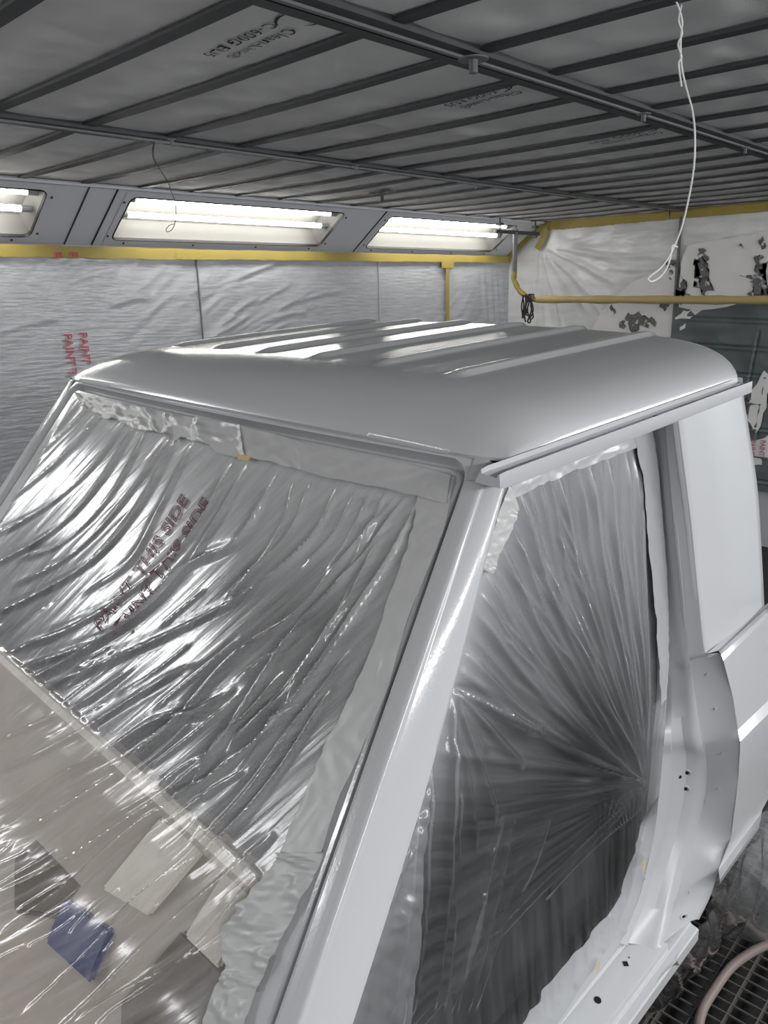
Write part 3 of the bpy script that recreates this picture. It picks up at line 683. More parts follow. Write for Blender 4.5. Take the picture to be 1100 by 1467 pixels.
# drip rails
def rail(mir):
    m = MB(); n = 60; x = np.linspace(.92 if mir else .846, 1.742, n)
    sec = [(0,.010),(-.001,.002),(-.018,.0),(-.028,-.001),(-.0295,.006),(-.0325,.0065),(-.0335,-.017),(-.0325,-.0185),(-.020,-.0185),(.0,-.0175),(.012,-.0165)]
    G = np.array([[(xx, YC-.774+a, ZB_-.006+b*(1 if i_ > 0 else .8)) for a, b in sec] for i_, xx in enumerate(x)])
    if mir: G = mirror(G)
    m.grid(G)
    for k_ in (0, n-1): m.add(G[k_], [tuple(range(len(sec)))])
    o = tb(m, 'drip_rail', 'paint', 40)
    return o
rn = rail(False); rail(True)
m = MB(); 
for xx, r in ((1.33, .006), (1.337, .004)): m.tube([(xx, YC-.796, ZB_-.004), (xx, YC-.796, ZB_-.0135)], r, 10)
tb(m, 'drain_hole', 'hole', par=truck)

# windscreen frame: groove and lip swept round the opening
def yrec(t): return .742-.117*t
path = []
for t in np.linspace(1.0, .045, 40): path.append((yrec(t), t))
rad = .04
for a in np.linspace(0, math.pi/2, 9)[1:]: path.append((yrec(.045)+.0+rad*(1-math.cos(a)), .045-rad*math.sin(a)))
yl = path[-1][0]
for y in np.linspace(yl, 2*YC-yl, 60)[1:-1]: path.append((y, .005+.006*(1-((y-YC)/(YC-yl))**2)))
path += [(2*YC-y, t) for (y, t) in path[:49]][::-1]
path = np.array(path); tg = np.gradient(path, axis=0); tg /= np.linalg.norm(tg, axis=1)[:,None]; inn_ = np.stack([-tg[:,1], tg[:,0]], -1)
if inn_[0,0] < 0: inn_ = -inn_
sec = [(-.034,-.004),(-.014,.0018),(-.006,.0022),(-.004,.001),(-.002,-.014),(.0005,-.024),(.006,-.024),(.010,-.010),(.014,-.0060),(.060,-.0060),(.064,-.018),(.085,-.03)]
G = np.array([[ws(*(path[i]+inn_[i]*a), h) for a, h in sec] for i in range(len(path))])
m = MB().grid(G); tb(m, 'windscreen_frame', 'paint', 28)

# pillars
def yhl(t): return .702-.122*t
def wS(t): return np.interp(t, [0,.135,.29,.487,.636,.771,1.0], [.022,.033,.050,.064,.066,.066,.068])
def pillar(mir):
    rows = []
    for t in np.linspace(-.004, 1.05, 70):
        r, hl, w_ = yrec(max(t,0)), yhl(t), wS(t)
        zS = ws(0, t, -w_)[2]; yS = Sy(zS)+.024
        L = [(r-.009, .0025), (r-.020, .003), (r-.026, .0031), ((r+hl)/2, .0032), (hl+.014, .0032), (hl+.0075, .003), (hl+.003, .002), (hl+.0008, -.0005), (hl, -.004)]
        a, b = np.array(L[-1]), np.array((yS, -w_))
        bw = .0032; L += [tuple(a+(b-a)*q+np.array((-bw*4*q*(1-q), bw*.3*4*q*(1-q)))) for q in (.04, .12, .25, .4, .55, .7, .85, .94)]+[(yS+.0008, -w_-.003), (yS+.006, -w_-.006), (yS+.05, -w_-.008), (yS+.10, -w_-.012)]
        if not rows: rows.append([ws(y+.022, t-.012, h-.03) for y, h in L]); rows.append([ws(y+.004, t-.004, h-.004) for y, h in L])
        rows.append([ws(y, t, h) for y, h in L])
    G = np.array(rows)
    if mir: G = mirror(G)
    return tb(MB().grid(G), 'pillar', 'paint', 60)
pillar(False); pillar(True)

# door header under the gutter
rows = []
for x in np.linspace(.88, 1.50, 30):
    z0 = ZB_-.022
    rows.append([(x, YC-.762, z0+.004), (x, YC-.758, z0-.004), (x, YC-.735, z0-.008), (x, YC-.712, z0-.012), (x, YC-.708, z0-.05)])
m = MB().grid(np.array(rows)); tb(m, 'door_header', 'jamb', 40)

# quarter panel beside the rear of the door
top = [(970,588), (1003,574), (1035,562), (1066,551)]; 
c_front = [Sd(*p) for p in ((969,583),(980,670),(990,750),(1000,850),(1010,937))]
c_rear = [Sd(*p) for p in ((1062,548),(1075,630),(1085,700),(1091,790),(1095,872))]
cf = spline(c_front, 40); cr = spline(c_rear, 40)
G = np.array([[cf[i]+(cr[i]-cf[i])*q+np.array([0,-.006*math.sin(math.pi*q),0]) for q in np.linspace(0,1,14)]+[cr[i]+np.array([.006,.004,0]), cr[i]+np.array([.009,.014,0]), cr[i]+np.array([.008,.2,0])] for i in range(40)])
G = np.concatenate([G[:, :1]+np.array([[[-.001,.012,0]]]), G[:, :1]+np.array([[[-.0008,.003,0]]]), G[:, :1]+np.array([[[.003,-.0005,0]]]), G[:,1:]], axis=1)
tb(MB().grid(G), 'quarter_panel', 'paint', 50)
# lower body side
rowsP = [(.571,(1011,937),(1100,864)),(.562,(1029,932),(1103,867)),(.545,(1033,938),(1107,870)),(.538,(1036,946),(1112,872)),(.525,(1050,1000),(1116,936)),(.517,(1057,1046),(1118,986)),(.503,(1060,1062),(1120,1004)),(.502,(1060,1075),(1120,1018)),(.508,(1057,1120),(1120,1058)),(.515,(1047,1200),(1112,1122)),(.520,(1030,1243),(1092,1160)),(.519,(1029,1247),(1091,1164)),(.504,(1031,1261),(1088,1180)),(.512,(1030,1268),(1087,1187))]
G = np.array([[cy_(*a, y)+(cy_(*b, y)-cy_(*a, y))*q for q in np.linspace(0, 1, 12)] for y, a, b in rowsP])
tb(MB().grid(G), 'lower_side_panel', 'paint', 30)
# door jamb (lock pillar): stations from top to sill
C0p = [(969,583),(980,670),(990,750),(1000,850),(1010,936),(1032,938),(1046,980),(1056,1040),(1060,1070),(1057,1120),(1047,1200),(1030,1244),(1017,1285),(1001,1318)]
C1p = [(957,590),(963,672),(969,750),(978,850),(986,935),(990,960),(995,1005),(1004,1062),(1011,1088),(1011,1128),(1001,1176),(988,1224),(964,1304),(946,1364)]
C2p = [(933,600),(943,690),(949,760),(955,850),(957,945),(957,975),(955,1020),(951,1060),(949,1085),(944,1140),(937,1196),(927,1240),(914,1290),(888,1352)]
y0 = [0]*5+[.550,.530,.516,.504,.508,.515,.520,.526,.531]
y1 = [.03]*5+[.603,.591,.577,.578,.578,.581,.578,.566,.547]
y2 = [.078]*5+[.649,.642,.626,.632,.628,.626,.622,.617,.612]
def cur(Pp, yy): return spline([Sd(*p, yy[i]) if i < 5 else cy_(*p, yy[i]) for i, p in enumerate(Pp)], 110)
K0, K1, K2 = cur(C0p, y0), cur(C1p, y1), cur(C2p, y2)
def lerp(a, b, q): return a+(b-a)*q
d01 = K1-K0; d12 = K2-K1
cols = [K0, K0+np.array([-.0008,.004,0]), lerp(K0,K1,.12)+np.array([0,.010,0]), lerp(K0,K1,.80)+np.array([0,.012,0]), lerp(K0,K1,.90)+np.array([.0,.008,0]), lerp(K0,K1,.97)+np.array([0,.001,0]), lerp(K1,K2,.05)+np.array([0,-.003,0]), lerp(K1,K2,.20)+np.array([-.001,-.004,0]), lerp(K1,K2,.27)+np.array([0,.001,0]), lerp(K1,K2,.36)+np.array([.003,.012,0]), lerp(K1,K2,.70)+np.array([.002,.010,0]), lerp(K1,K2,.80)+np.array([.0,.001,0]), K2, K2+np.array([.01,.03,0])]
G = np.stack(cols, 1)
mj = MB().grid(G); jv = [Vector(v) for v in mj.v]; jf = list(mj.f)
jamb = tb(mj, 'door_jamb', 'jamb', 38)
# sill
def ext(a, b, k): a, b = np.array(a), np.array(b); return b+(b-a)*k
Kt = [(.616,-1.480),(.612,-1.486),(.606,-1.491),(.552,-1.4985),(.546,-1.501),(.543,-1.506),(.5415,-1.522)]
Kl = [(.64,-1.515),(.60,-1.517),(.5415,-1.521),(.538,-1.5255),(.524,-1.5275),(.5205,-1.5305),(.5195,-1.56),(.55,-1.61)]
G = np.array([[(x, y, z) for x in np.linspace(1.345-1.0*(y-.546)*(y > .546), .15, 30)] for y, z in Kt])
G2 = np.array([[(x, y, z) for x in np.linspace(1.455, .15, 30)] for y, z in Kl])
ms = MB().grid(G).grid(G2); sv = [Vector(v) for v in ms.v]; sf = list(ms.f)
sill = tb(ms, 'rocker_sill', 'paint', 28)
from mathutils.bvhtree import BVHTree
bvJ = BVHTree.FromPolygons(jv+sv, jf+[tuple(i+len(jv) for i in q) for q in sf])
def on(px, py):
    r = Vector(rc(px, py)).normalized(); h = bvJ.ray_cast(Vector((0,0,0)), r)
    if h[0] is None: return None
    n = h[1]; n = -n if n.dot(r) > 0 else n; return np.array(h[0]), np.array(n)
def plug(px, py, r, m, name, par, n=14, h=.0015, asp=1, rot=0, ring=None):
    q = on(px, py)
    if q is None: return
    p, nn = q; u = nz(np.cross(nn, (.3,.2,1))); w_ = np.cross(nn, u)
    if ring:
        k_ = MB(); k_.tube([p+nn*.001+(u*math.cos(a)+w_*math.sin(a)*asp)*ring for a in np.linspace(0, 2*math.pi, 25)], .0016, 6); tb(k_, 'hole_rim', 'jamb', par=par)
    V = []
    for hh in (-.001, h):
        for k_ in range(n): a = 2*math.pi*k_/n+rot; V.append(p+nn*hh+(u*math.cos(a)+w_*math.sin(a)*asp)*r)
    m_ = MB().add(V, [tuple(range(n, 2*n))]+[(k_, (k_+1)%n, n+(k_+1)%n, n+k_) for k_ in range(n)]); tb(m_, name, m, par=par)
plug(984,1107,.0045,'hole','bolt_hole',jamb,ring=.0085); plug(974,1113,.004,'hole','bolt_hole',jamb); plug(982,1130,.0045,'hole','bolt_hole',jamb,ring=.008)
plug(979,1313,.006,'hole','drain_slot',jamb,asp=.45,ring=.012)
plug(896,1381,.0075,'hole','square_hole',sill,n=4,rot=.8); plug(856,1433,.0075,'hole','round_hole',sill); plug(901,1372,.0014,'hole','pin_hole',sill)
for px, py in ((1025,1015),(1035,1080),(1030,1130),(1010,1150),(987,1278),(1013,966)): plug(px, py, .0035, 'jamb', 'sealer_drop', jamb, h=.003)

# far side, rear wall and dark inside of the cab
m = MB()
zz = np.linspace(-.325, -1.5, 12); xx = np.linspace(0, 1, 10)
G = mirror(np.array([[(lerp(max(.42, .955+(z+.325)*.86), 1.78, q), Sy(max(z,-.86))+.03, z) for q in xx] for z in zz])); m.grid(G); tb(m, 'far_side_panel', 'paint')
m = MB(); G = np.array([[(1.79+.03*math.sin(math.pi*q), lerp(Sy(max(z,-.86))+.02, 2*YC-Sy(max(z,-.86))-.02, q), z) for q in np.linspace(0,1,14)] for z in np.linspace(-.31,-1.5,8)]); m.grid(G); tb(m, 'rear_panel', 'paint')
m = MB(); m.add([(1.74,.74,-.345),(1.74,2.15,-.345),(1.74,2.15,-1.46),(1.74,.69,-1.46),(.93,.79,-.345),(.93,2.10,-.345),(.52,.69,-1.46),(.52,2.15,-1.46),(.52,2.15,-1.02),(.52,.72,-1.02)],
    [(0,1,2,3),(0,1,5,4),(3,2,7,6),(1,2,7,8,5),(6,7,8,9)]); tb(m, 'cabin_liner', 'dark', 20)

# film profile over the windscreen and cowl
TT = np.linspace(-.02, 1.9, 400)
angs = TH-(TH-.40)*smooth01((TT-.84)/.14)
dt = TT[1]-TT[0]
PX = np.concatenate([[0], np.cumsum(-np.cos(angs[:-1])*dt)]); PZ = np.concatenate([[0], np.cumsum(-np.sin(angs[:-1])*dt)])
s0 = ws(0, TT[0]); PX += s0[0]; PZ += s0[2]
def prof(y, t, h=0):
    y, t, h = np.broadcast_arrays(np.asarray(y, float), np.asarray(t, float), np.asarray(h, float))
    a = np.interp(t, TT, angs); return np.stack([np.interp(t, TT, PX)-np.sin(a)*h, y, np.interp(t, TT, PZ)+np.cos(a)*h], -1)
def fuv(px, py):
    r = rc(px, py); e = PX*r[2]-PZ*r[0]; i = np.where(np.sign(e[:-1]) != np.sign(e[1:]))[0]
    i = i[0] if len(i) else len(e)-2; f = e[i]/(e[i]-e[i+1]+1e-12); t = TT[i]+f*dt; x = PX[i]+f*(PX[i+1]-PX[i]); return (x/r[0]*r[1], t)

# cowl below the windscreen with what lies on it, seen through the film
m = MB(); yy_ = np.linspace(.70, 2*YC-.70, 30)
G = np.array([[prof(y, t, h)+np.array([.0,0,0]) for y in yy_] for t, h in ((.69,-.075),(.685,-.022),(.70,-.014),(.715,-.016),(.722,-.05),(.80,-.055),(1.0,-.06),(1.25,-.07),(1.5,-.09))])
cw = tb(m.grid(G), 'cowl', 'beige', 40)
m = MB(); G = np.array([[prof(y, t, h) for y in yy_] for t, h in ((.684,-.021),(.690,-.0125),(.704,-.012),(.709,-.018))]); tb(m.grid(G), 'cowl_lip', 'cream', 40, cw)
def slab(name, pix, hh, th, m_, label, cat, bev=.005):
    uv = [fuv(*p) for p in pix]; V = [prof(y, t, hh-th) for y, t in uv]+[prof(y, t, hh) for y, t in uv]; n = len(uv)
    bm = bmesh.new(); vs = [bm.verts.new(T(v)) for v in V]
    bm.faces.new(vs[:n][::-1]); bm.faces.new(vs[n:])
    for i in range(n): bm.faces.new((vs[i], vs[(i+1)%n], vs[n+(i+1)%n], vs[n+i]))
    bmesh.ops.recalc_face_normals(bm, faces=bm.faces); bmesh.ops.bevel(bm, geom=list(bm.edges), offset=bev, segments=2, affect='EDGES')
    me = bpy.data.meshes.new(name); bm.to_mesh(me); bm.free(); o = link(name, me, m_)
    return tag(o, label, cat)
slab('plastic_block', [(75,1275),(140,1325),(112,1395),(48,1335)], -.030, .014, 'blue', 'dark navy blue block lying on the cowl under the clear film', 'block')
slab('cream_panel', [(120,1268),(205,1165),(275,1205),(185,1310)], -.034, .014, 'cream', 'cream coloured panel on the cowl under the film beside the navy block', 'panel')
slab('insulation_pad', [(235,1340),(300,1235),(345,1275),(285,1390)], -.036, .012, 'cream', 'pale pad on the cowl under the film near the pillar foot', 'pad')
slab('insulation_pad', [(0,1215),(30,1190),(95,1260),(60,1300),(0,1290)], -.038, .012, 'brown', 'dark brown pad on the cowl under the film at the left edge', 'pad')
slab('insulation_pad', [(150,1420),(230,1330),(300,1400),(240,1500),(150,1500)], -.040, .012, 'brown', 'dark brown pad on the cowl under the film at the bottom of the picture', 'pad')
slab('insulation_pad', [(190,1150),(215,1120),(300,1180),(280,1205)], -.034, .015, 'brown', 'narrow brown pad on the cowl just below the windscreen edge', 'pad', .004)
for (px, py) in ((110,1235),(81,1207)):
    y, t = fuv(px, py); m = MB(); m.tube([prof(y, t, -.06), prof(y, t, -.045)], .006, 10); tb(m, 'cowl_hole', 'hole')

# ---- windscreen film
NU, NT = 330, 360
t_ = np.linspace(.03, 1.52, NT); q_ = np.linspace(0, 1, NU)
Tt, Q = np.meshgrid(t_, q_, indexing='ij')
ya = yrec(np.minimum(Tt, .95))+.036; Yy = ya+(2*YC-2*ya)*Q
FW = []
def fw(pts, w0, w1, h, sk=.6): FW.append(([fuv(*p) for p in pts], w0, w1, h, sk))
for pts, w0, w1, h in [
  ([(598,715),(560,790),(500,880),(430,985),(330,1110)], .010,.018,.020),
  ([(575,708),(530,770),(492,815),(400,915),(285,1100),(180,1230)], .007,.012,.014),
  ([(560,712),(480,800),(415,875),(320,940),(215,1060),(60,1160)], .010,.012,.014),
  ([(480,695),(440,765),(350,840),(225,905),(0,1012)], .008,.016,.016),
  ([(392,680),(330,770),(255,805),(190,870),(100,935),(0,992)], .010,.014,.020),
  ([(350,665),(300,740),(230,830),(150,900),(0,965)], .009,.012,.014),
  ([(330,660),(260,760),(185,830),(90,895),(0,935)], .010,.013,.013),
  ([(245,632),(190,720),(120,800),(40,850),(-40,890)], .009,.013,.018),
  ([(235,628),(160,720),(90,790),(0,840)], .008,.012,.014),
  ([(190,608),(130,690),(60,760),(-40,820)], .008,.012,.016),
  ([(180,600),(110,680),(30,740),(-60,790)], .007,.011,.013),
  ([(150,590),(90,650),(20,710),(-60,770)], .007,.011,.015),
  ([(135,582),(70,640),(0,700)], .006,.01,.013),
  ([(118,575),(60,640),(0,690)], .006,.009,.012),
  ([(205,615),(150,700),(80,770),(10,800)], .006,.01,.010),
  ([(270,640),(215,730),(170,800),(100,850)], .007,.011,.010),
  ([(300,1020),(215,1030),(140,1085),(70,1120),(-40,1180)], .010,.012,.012),
  ([(320,990),(250,1030),(150,1120),(0,1205)], .009,.012,.014),
  ([(400,960),(310,1060),(230,1140),(120,1215),(-40,1290)], .008,.012,.014),
  ([(430,1000),(310,1100),(165,1205),(0,1330)], .006,.010,.016),
  ([(470,985),(380,1120),(295,1215),(170,1315),(0,1475)], .006,.009,.014),
  ([(380,1200),(300,1270),(190,1370),(60,1490)], .008,.012,.014),
  ([(360,1260),(280,1355),(175,1420),(80,1480)], .008,.012,.016),
  ([(500,930),(420,1030),(350,1130),(250,1240),(120,1340)], .008,.012,.012),
  ([(520,830),(450,920),(390,1000),(310,1080)], .010,.014,.014),
  ([(545,760),(500,840),(455,920),(410,990),(380,1060)], .012,.016,.014),
  ([(340,1330),(250,1390),(160,1450),(120,1490)], .010,.014,.014),
  ([(0,1335),(90,1275),(180,1200),(260,1140)], .006,.008,.012),
  ([(0,1180),(80,1120),(200,1050)], .008,.010,.010),
  ([(0,1105),(90,1060),(200,985),(280,940)], .008,.010,.012),
  ([(0,1060),(100,1010),(180,950)], .008,.010,.010),
  ([(415,690),(400,740),(360,800),(300,860)], .006,.010,.009),
  ([(440,690),(405,760),(330,830)], .006,.010,.009),
  ([(505,700),(470,760),(420,810)], .005,.008,.008),
  ([(525,702),(490,770),(450,820)], .005,.008,.008),
  ([(545,705),(515,770),(470,840)], .005,.008,.009)]: fw(pts, w0*.8, w1*.8, h*.8)
for k_ in range(46):                                            # fine strands along the same run
    x = rng.uniform(-20, 520); y = rng.uniform(780, 1400); 
    if x > 560-(y-700)*.42-40: continue
    L = rng.uniform(50, 150); s = rng.uniform(.62, .95) if x > 150 else rng.uniform(.5, .8)
    fw([(x, y), (x-L*.5, y+s*L*.5+rng.uniform(-4,4)), (x-L, y+s*L)], .004, .005, rng.uniform(.003,.007), .5)
ca, sa = .53, .85
R1 = (Yy*ca+Tt*sa); R2 = (-Yy*sa+Tt*ca)                          # along and across the folds
edge = smooth01(Q/.03)*smooth01((1-Q)/.03)*smooth01((Tt-.03)/.03)
gain = .55+.45*vnoise(Yy*3, Tt*3, 71)
D = folds(Yy, Tt, FW)+.0013*gain*ridged(R2*22+vnoise(R1*3, R2*3, 4)*.8, R1*2.2, 61)+.0008*vnoise(R2*70, R1*5, 62)*gain+.007*vnoise(R2*6, R1*1.8, 63)
base = -.006-.022*np.sin(np.pi*np.clip((Tt-.05)/.7, 0, 1))*np.sin(np.pi*np.clip(Q, 0, 1))**.6
D = np.maximum(base+D*edge, np.where(Tt > .68, -.010, -.06))
P = prof(Yy, Tt, 0); ang_ = np.interp(Tt, TT, angs); NN = np.stack([-np.sin(ang_), 0*ang_, np.cos(ang_)], -1)
cover = .38*(1-smooth01((Tt-.02)/.50))+.25*np.exp(-Q*25)+.08*vnoise(Yy*6, Tt*6, 66)-.17*smooth01((Tt-.66)/.06)
def TS(name, P, NN, D, UV, m, par=None, cover=None): return surf(name, T(P), NN@MC.T, D, UV, m, par, cover)
wfilm = TS('masking_film', P, NN, D, np.stack([R1, R2+.02*vnoise(R1*2.5,R2*2.5,90)], -1), 'filmF', None, cover)
tag(wfilm, 'clear masking film draped in diagonal folds over the windscreen opening and cowl', 'plastic film')
def filmh(y, t):
    i = int(np.clip(round((t-t_[0])/(t_[1]-t_[0])), 0, NT-1)); yy = Yy[i]; j = int(np.clip(np.searchsorted(yy, y), 0, NU-1)); return D[i, j]
for (a, b, body) in [((126,900), (262,712), 'PAINT THIS SIDE'), ((152,908), (292,716), 'PAINT THIS SIDE')]:
    ua, ub_ = np.array(fuv(*a)), np.array(fuv(*b)); d = ub_-ua; L = np.linalg.norm(d); d /= L; up = np.array([d[1], -d[0]])
    c_ = np.array(fuv(a[0]-10, a[1]-8))-ua
    if up@c_ < 0: up = -up
    v, f = text_verts(body, .050, .0011, 1.0); wd = v[:,0].max()
    V = [T(prof(*(ua+d*p[0]/wd*L+up*p[1]), filmh(*(ua+d*p[0]/wd*L+up*p[1]))+.003+p[2])) for p in v]
    MB().add(V, f).build('printed_text', 'fink', wfilm, smooth=False)

# ---- tape strips round the windscreen (grey with overspray)
def strip(name, outer, inner, fn, h, m, label, nw=14, n=120, wr=.0025, seed=0, cat='tape', jag=.0):
    a = spline([fn(*p) for p in outer], n); b = spline([fn(*p) for p in inner], n)
    s = np.linspace(0, 1, nw); G = a[:,None,:]+(b-a)[:,None,:]*s[None,:,None]
    L = np.arange(n)/n*len(outer)
    if jag: G[:,-1] += (b-a)*jag*vnoise(L*4.0, L*0, seed)[:,None]
    return G, s, L
def uvstrip(name, outer, inner, h, m, label, seed, wr=.003, jag=.1, crumple=0):
    G, s, L = strip(name, outer, inner, lambda x, y: np.array(fuv(x, y)), h, m, label, seed=seed, jag=jag)
    u, t = G[...,0], G[...,1]; w_ = np.broadcast_to(s[None,:], u.shape); l_ = np.broadcast_to(L[:,None], u.shape)
    D = h+wr*(ridged(l_*1.9+w_*2.5, w_*1.7-l_*.6, seed)*.5+.35*vnoise(l_*5, w_*4, seed+1)+.6*np.maximum(ridged(l_*1.1-w_*2, w_+l_*.3, seed+2)-.55, 0)*3*w_)
    if crumple: D = h+crumple*facet(l_*1.1, w_*.9, seed)+.2*wr*vnoise(l_*7, w_*5, seed)
    nrm_ = np.stack([-np.sin(np.interp(t, TT, angs)), 0*t, np.cos(np.interp(t, TT, angs))], -1)
    o = TS(name, prof(u, t), nrm_, np.maximum(D, h-.002), np.stack([u, t], -1), m); return tag(o, label, 'tape')
uvstrip('masking_tape', [(650,682),(643,725),(634,762),(609,825),(582,893),(555,985),(530,1045),(506,1100),(483,1150),(452,1245)], [(603,692),(594,740),(583,784),(557,856),(535,925),(505,990),(470,1060),(445,1115),(413,1194),(390,1243)], .000, 'tapegrey', 'grey oversprayed tape strip down the windscreen pillar', 21, .0016, .04)
uvstrip('masking_tape', [(465,1222),(455,1247),(428,1300),(403,1346),(384,1388),(366,1423),(345,1490)], [(400,1222),(386,1245),(340,1300),(318,1346),(322,1388),(305,1423),(285,1490)], .003, 'tapegrey', 'crumpled grey tape at the foot of the windscreen pillar', 25, .004, .06, .012)
uvstrip('masking_tape', [(335,608),(400,624),(441,636),(500,648),(546,657),(600,669),(646,681)], [(335,650),(412,668),(441,677),(490,688),(520,694),(583,708),(640,722)], .002, 'tapegrey', 'grey oversprayed tape strip along the windscreen top edge, nearer half', 31, .0014, .03)
uvstrip('masking_tape', [(108,562),(160,575),(215,587),(270,597),(345,610)], [(116,583),(150,598),(220,619),(260,630),(352,655)], .003, 'tapegrey', 'crumpled silvery tape strip along the windscreen top edge, farther half', 35, .007, .12, .014)
y, t = fuv(352, 657); m = MB(); m.add([T(prof(y+a, t+b, .004)) for a, b in ((-.02,-.006),(.025,-.004),(.02,.006),(-.015,.005))], [(0,1,2,3)]); tag(m.build('paper_scrap', 'ochre', smooth=False), 'small ochre paper edge showing under the windscreen tape', 'paper')

# ---- door film
dl = np.array([Sd(*p, .07) for p in [(727,690),(690,800),(655,950),(600,1150),(545,1310),(490,1467)]])
dl = np.vstack([dl, dl[-1]+(dl[-1]-dl[-2])*1.2])
dr = np.array([Sd(*p, .078) for p in [(934,609),(945,700),(951,780),(957,880)]]+[cy_(*p, y) for p, y in [((957,960),.645),((949,1085),.626),((937,1196),.624),((914,1290),.617),((890,1352),.612),((850,1404),.611),((803,1467),.61)]])
p8 = dr[-1]+(dr[-1]-dr[-2])*4; dr = np.vstack([dr, p8])
NA, NB = 300, 340
La = spline(dl, NB); Ra = spline(dr, NB)
# even out rows by height at left, by arc at right
q = np.linspace(0, 1, NA); G = La[:,None,:]+(Ra-La)[:,None,:]*q[None,:,None]
G[:,:,1] += 0
n_ = nz(np.array([0,-1,.163])); NNd = np.broadcast_to(n_, G.shape)
Ux, Vz = G[...,0], -G[...,2]
def duv(px, py): p = Sd(px, py, .074); return (p[0], -p[2])
FD = []
def fd(pts, w0, w1, h, sk=.7): FD.append(([duv(*p) for p in pts], w0, w1, h, sk))
PN = (945, 1128)
starts = [(727,742),(712,778),(700,806),(692,826),(684,850),(676,875),(668,905),(660,935),(652,958),(745,705),(757,700),(772,695),(788,690),(803,684),(818,678),(832,672),(846,668),(860,663),(874,658),(886,655),(898,652),(908,650),(917,652)]
for i, s in enumerate(starts):
    sx, sy = s; mx = (sx+PN[0])/2; my = (sy+PN[1])/2
    if i >= 9: c1_ = (sx+(PN[0]-sx)*.22, sy+(PN[1]-sy)*.36); c2_ = (sx+(PN[0]-sx)*.62, sy+(PN[1]-sy)*.74)
    else: c1_ = (sx+(PN[0]-sx)*.30, sy+(PN[1]-sy)*.38+6); c2_ = (sx+(PN[0]-sx)*.66, sy+(PN[1]-sy)*.76+6)
    big = rng.uniform(.55, 1.25)
    fd([s, c1_, c2_, (PN[0]-8, PN[1]-10-i*1.2+18)], .011*big+.003, .004, .011*big)
Q0 = (641, 984)
for e_, h in [((700,1090),.012),((760,1110),.014),((720,1200),.010),((690,1240),.010),((665,1280),.010),((650,1300),.009),((780,1060),.010),((640,1330),.008)]:
    fd([Q0, (Q0[0]+(e_[0]-Q0[0])*.4, Q0[1]+(e_[1]-Q0[1])*.36), e_], .004, .016, h)
for k_ in range(14):
    fd([(PN[0]-4, PN[1]+k_*3), (890-k_*2, 1120+k_*9), (820-k_*2, 1130+k_*14)], .003, .010, .007)
for a, b, h, w_ in [((728,1170),(660,1480),.010,.006),((745,1180),(690,1480),.007,.005),((715,1200),(668,1480),.006,.004),((640,1050),(634,1480),.012,.008),((615,1060),(597,1480),.014,.006),((600,1130),(560,1480),.012,.006),((655,1120),(650,1480),.008,.008),((700,1260),(672,1480),.005,.004),((760,1230),(700,1480),.005,.006),((800,1180),(760,1300),.004,.010)]:
    fd([a, ((a[0]+b[0])/2+3, (a[1]+b[1])/2), b], w_, w_*1.4, h)
for k_ in range(30):
    x = rng.uniform(680, 900); y = rng.uniform(720, 1080); dx, dy = PN[0]-x, PN[1]-y; r_ = rng.uniform(.2, .5)
    fd([(x, y), (x+dx*r_*.5, y+dy*r_*.5+2), (x+dx*r_, y+dy*r_)], .004, .004, rng.uniform(.002,.005))
pu = np.array(duv(*PN)); rr_ = np.hypot(Ux-pu[0], Vz-pu[1]); aa = np.arctan2(Vz-pu[1], Ux-pu[0])
upm = smooth01((pu[1]+.05-Vz)/.2)
Dd = folds(Ux, Vz, FD)+.0035*np.minimum(rr_*4, 1)*ridged(aa*15, rr_*2.2, 81)*upm+.0015*vnoise(aa*40, rr_*6, 82)*upm*np.minimum(rr_*5,1)+.004*vnoise(Ux*5, Vz*4, 83)
ed = smooth01(q/.03)[None,:]*smooth01((1-q)/.03)[None,:]*smooth01(np.linspace(0,1,NB)/.02)[:,None]
Dd = Dd*ed-.005*np.sin(np.pi*q)[None,:]
dq = np.minimum(q, 1-q)[None,:]*np.linalg.norm((Ra-La), axis=1)[:,None]; tp = (np.linspace(0,1,NB)[:,None])
cov = .42*np.exp(-dq/.03)*np.ones_like(tp)+.42*smooth01((.98-Vz)/.55)+.14*smooth01((Ux-1.15)/.25)*smooth01((1.25-Vz)/.2)+.03*vnoise(Ux*9, Vz*9, 84)
dfilm = TS('masking_film', G, NNd, Dd, np.where((Vz > pu[1]+.02)[...,None], np.stack([Ux*1.3, Vz*.8], -1), np.stack([aa, rr_], -1)), 'filmD', None, cov)
tag(dfilm, 'translucent masking film with fan shaped folds stretched over the side door opening', 'plastic film')
def dstrip(outer, inner, off, m_, label, seed, wr=.004, jag=.15, yfix=None, crumple=0):
    fn = (lambda x, y: Sd(x, y, off)) if yfix is None else (lambda x, y: cy_(x, y, .606 if (x, y) in outer else .632))
    G, s, L = strip('t', outer, inner, fn, 0, m_, label, seed=seed, jag=jag)
    w_ = np.broadcast_to(s[None,:], G.shape[:2]); l_ = np.broadcast_to(L[:,None], G.shape[:2])
    D_ = wr*(ridged(l_*2.1+w_, w_*1.5-l_*.4, seed)*.5+.4*vnoise(l_*6, w_*4, seed+1))
    if crumple: D_ = crumple*facet(l_*1.3, w_*.9, seed)+.2*wr*vnoise(l_*9, w_*6, seed)
    o = TS('masking_tape', G, np.broadcast_to(n_, G.shape), np.maximum(D_, -.001)+.001, np.stack([w_, l_], -1), m_); return tag(o, label, 'tape')
M['tapewhite'] = mat('overspray_tape_light', (.45,.46,.47), .33, bump=True, bscale=40, bstr=.2, bdist=.003, vary=.07, vscale=18)
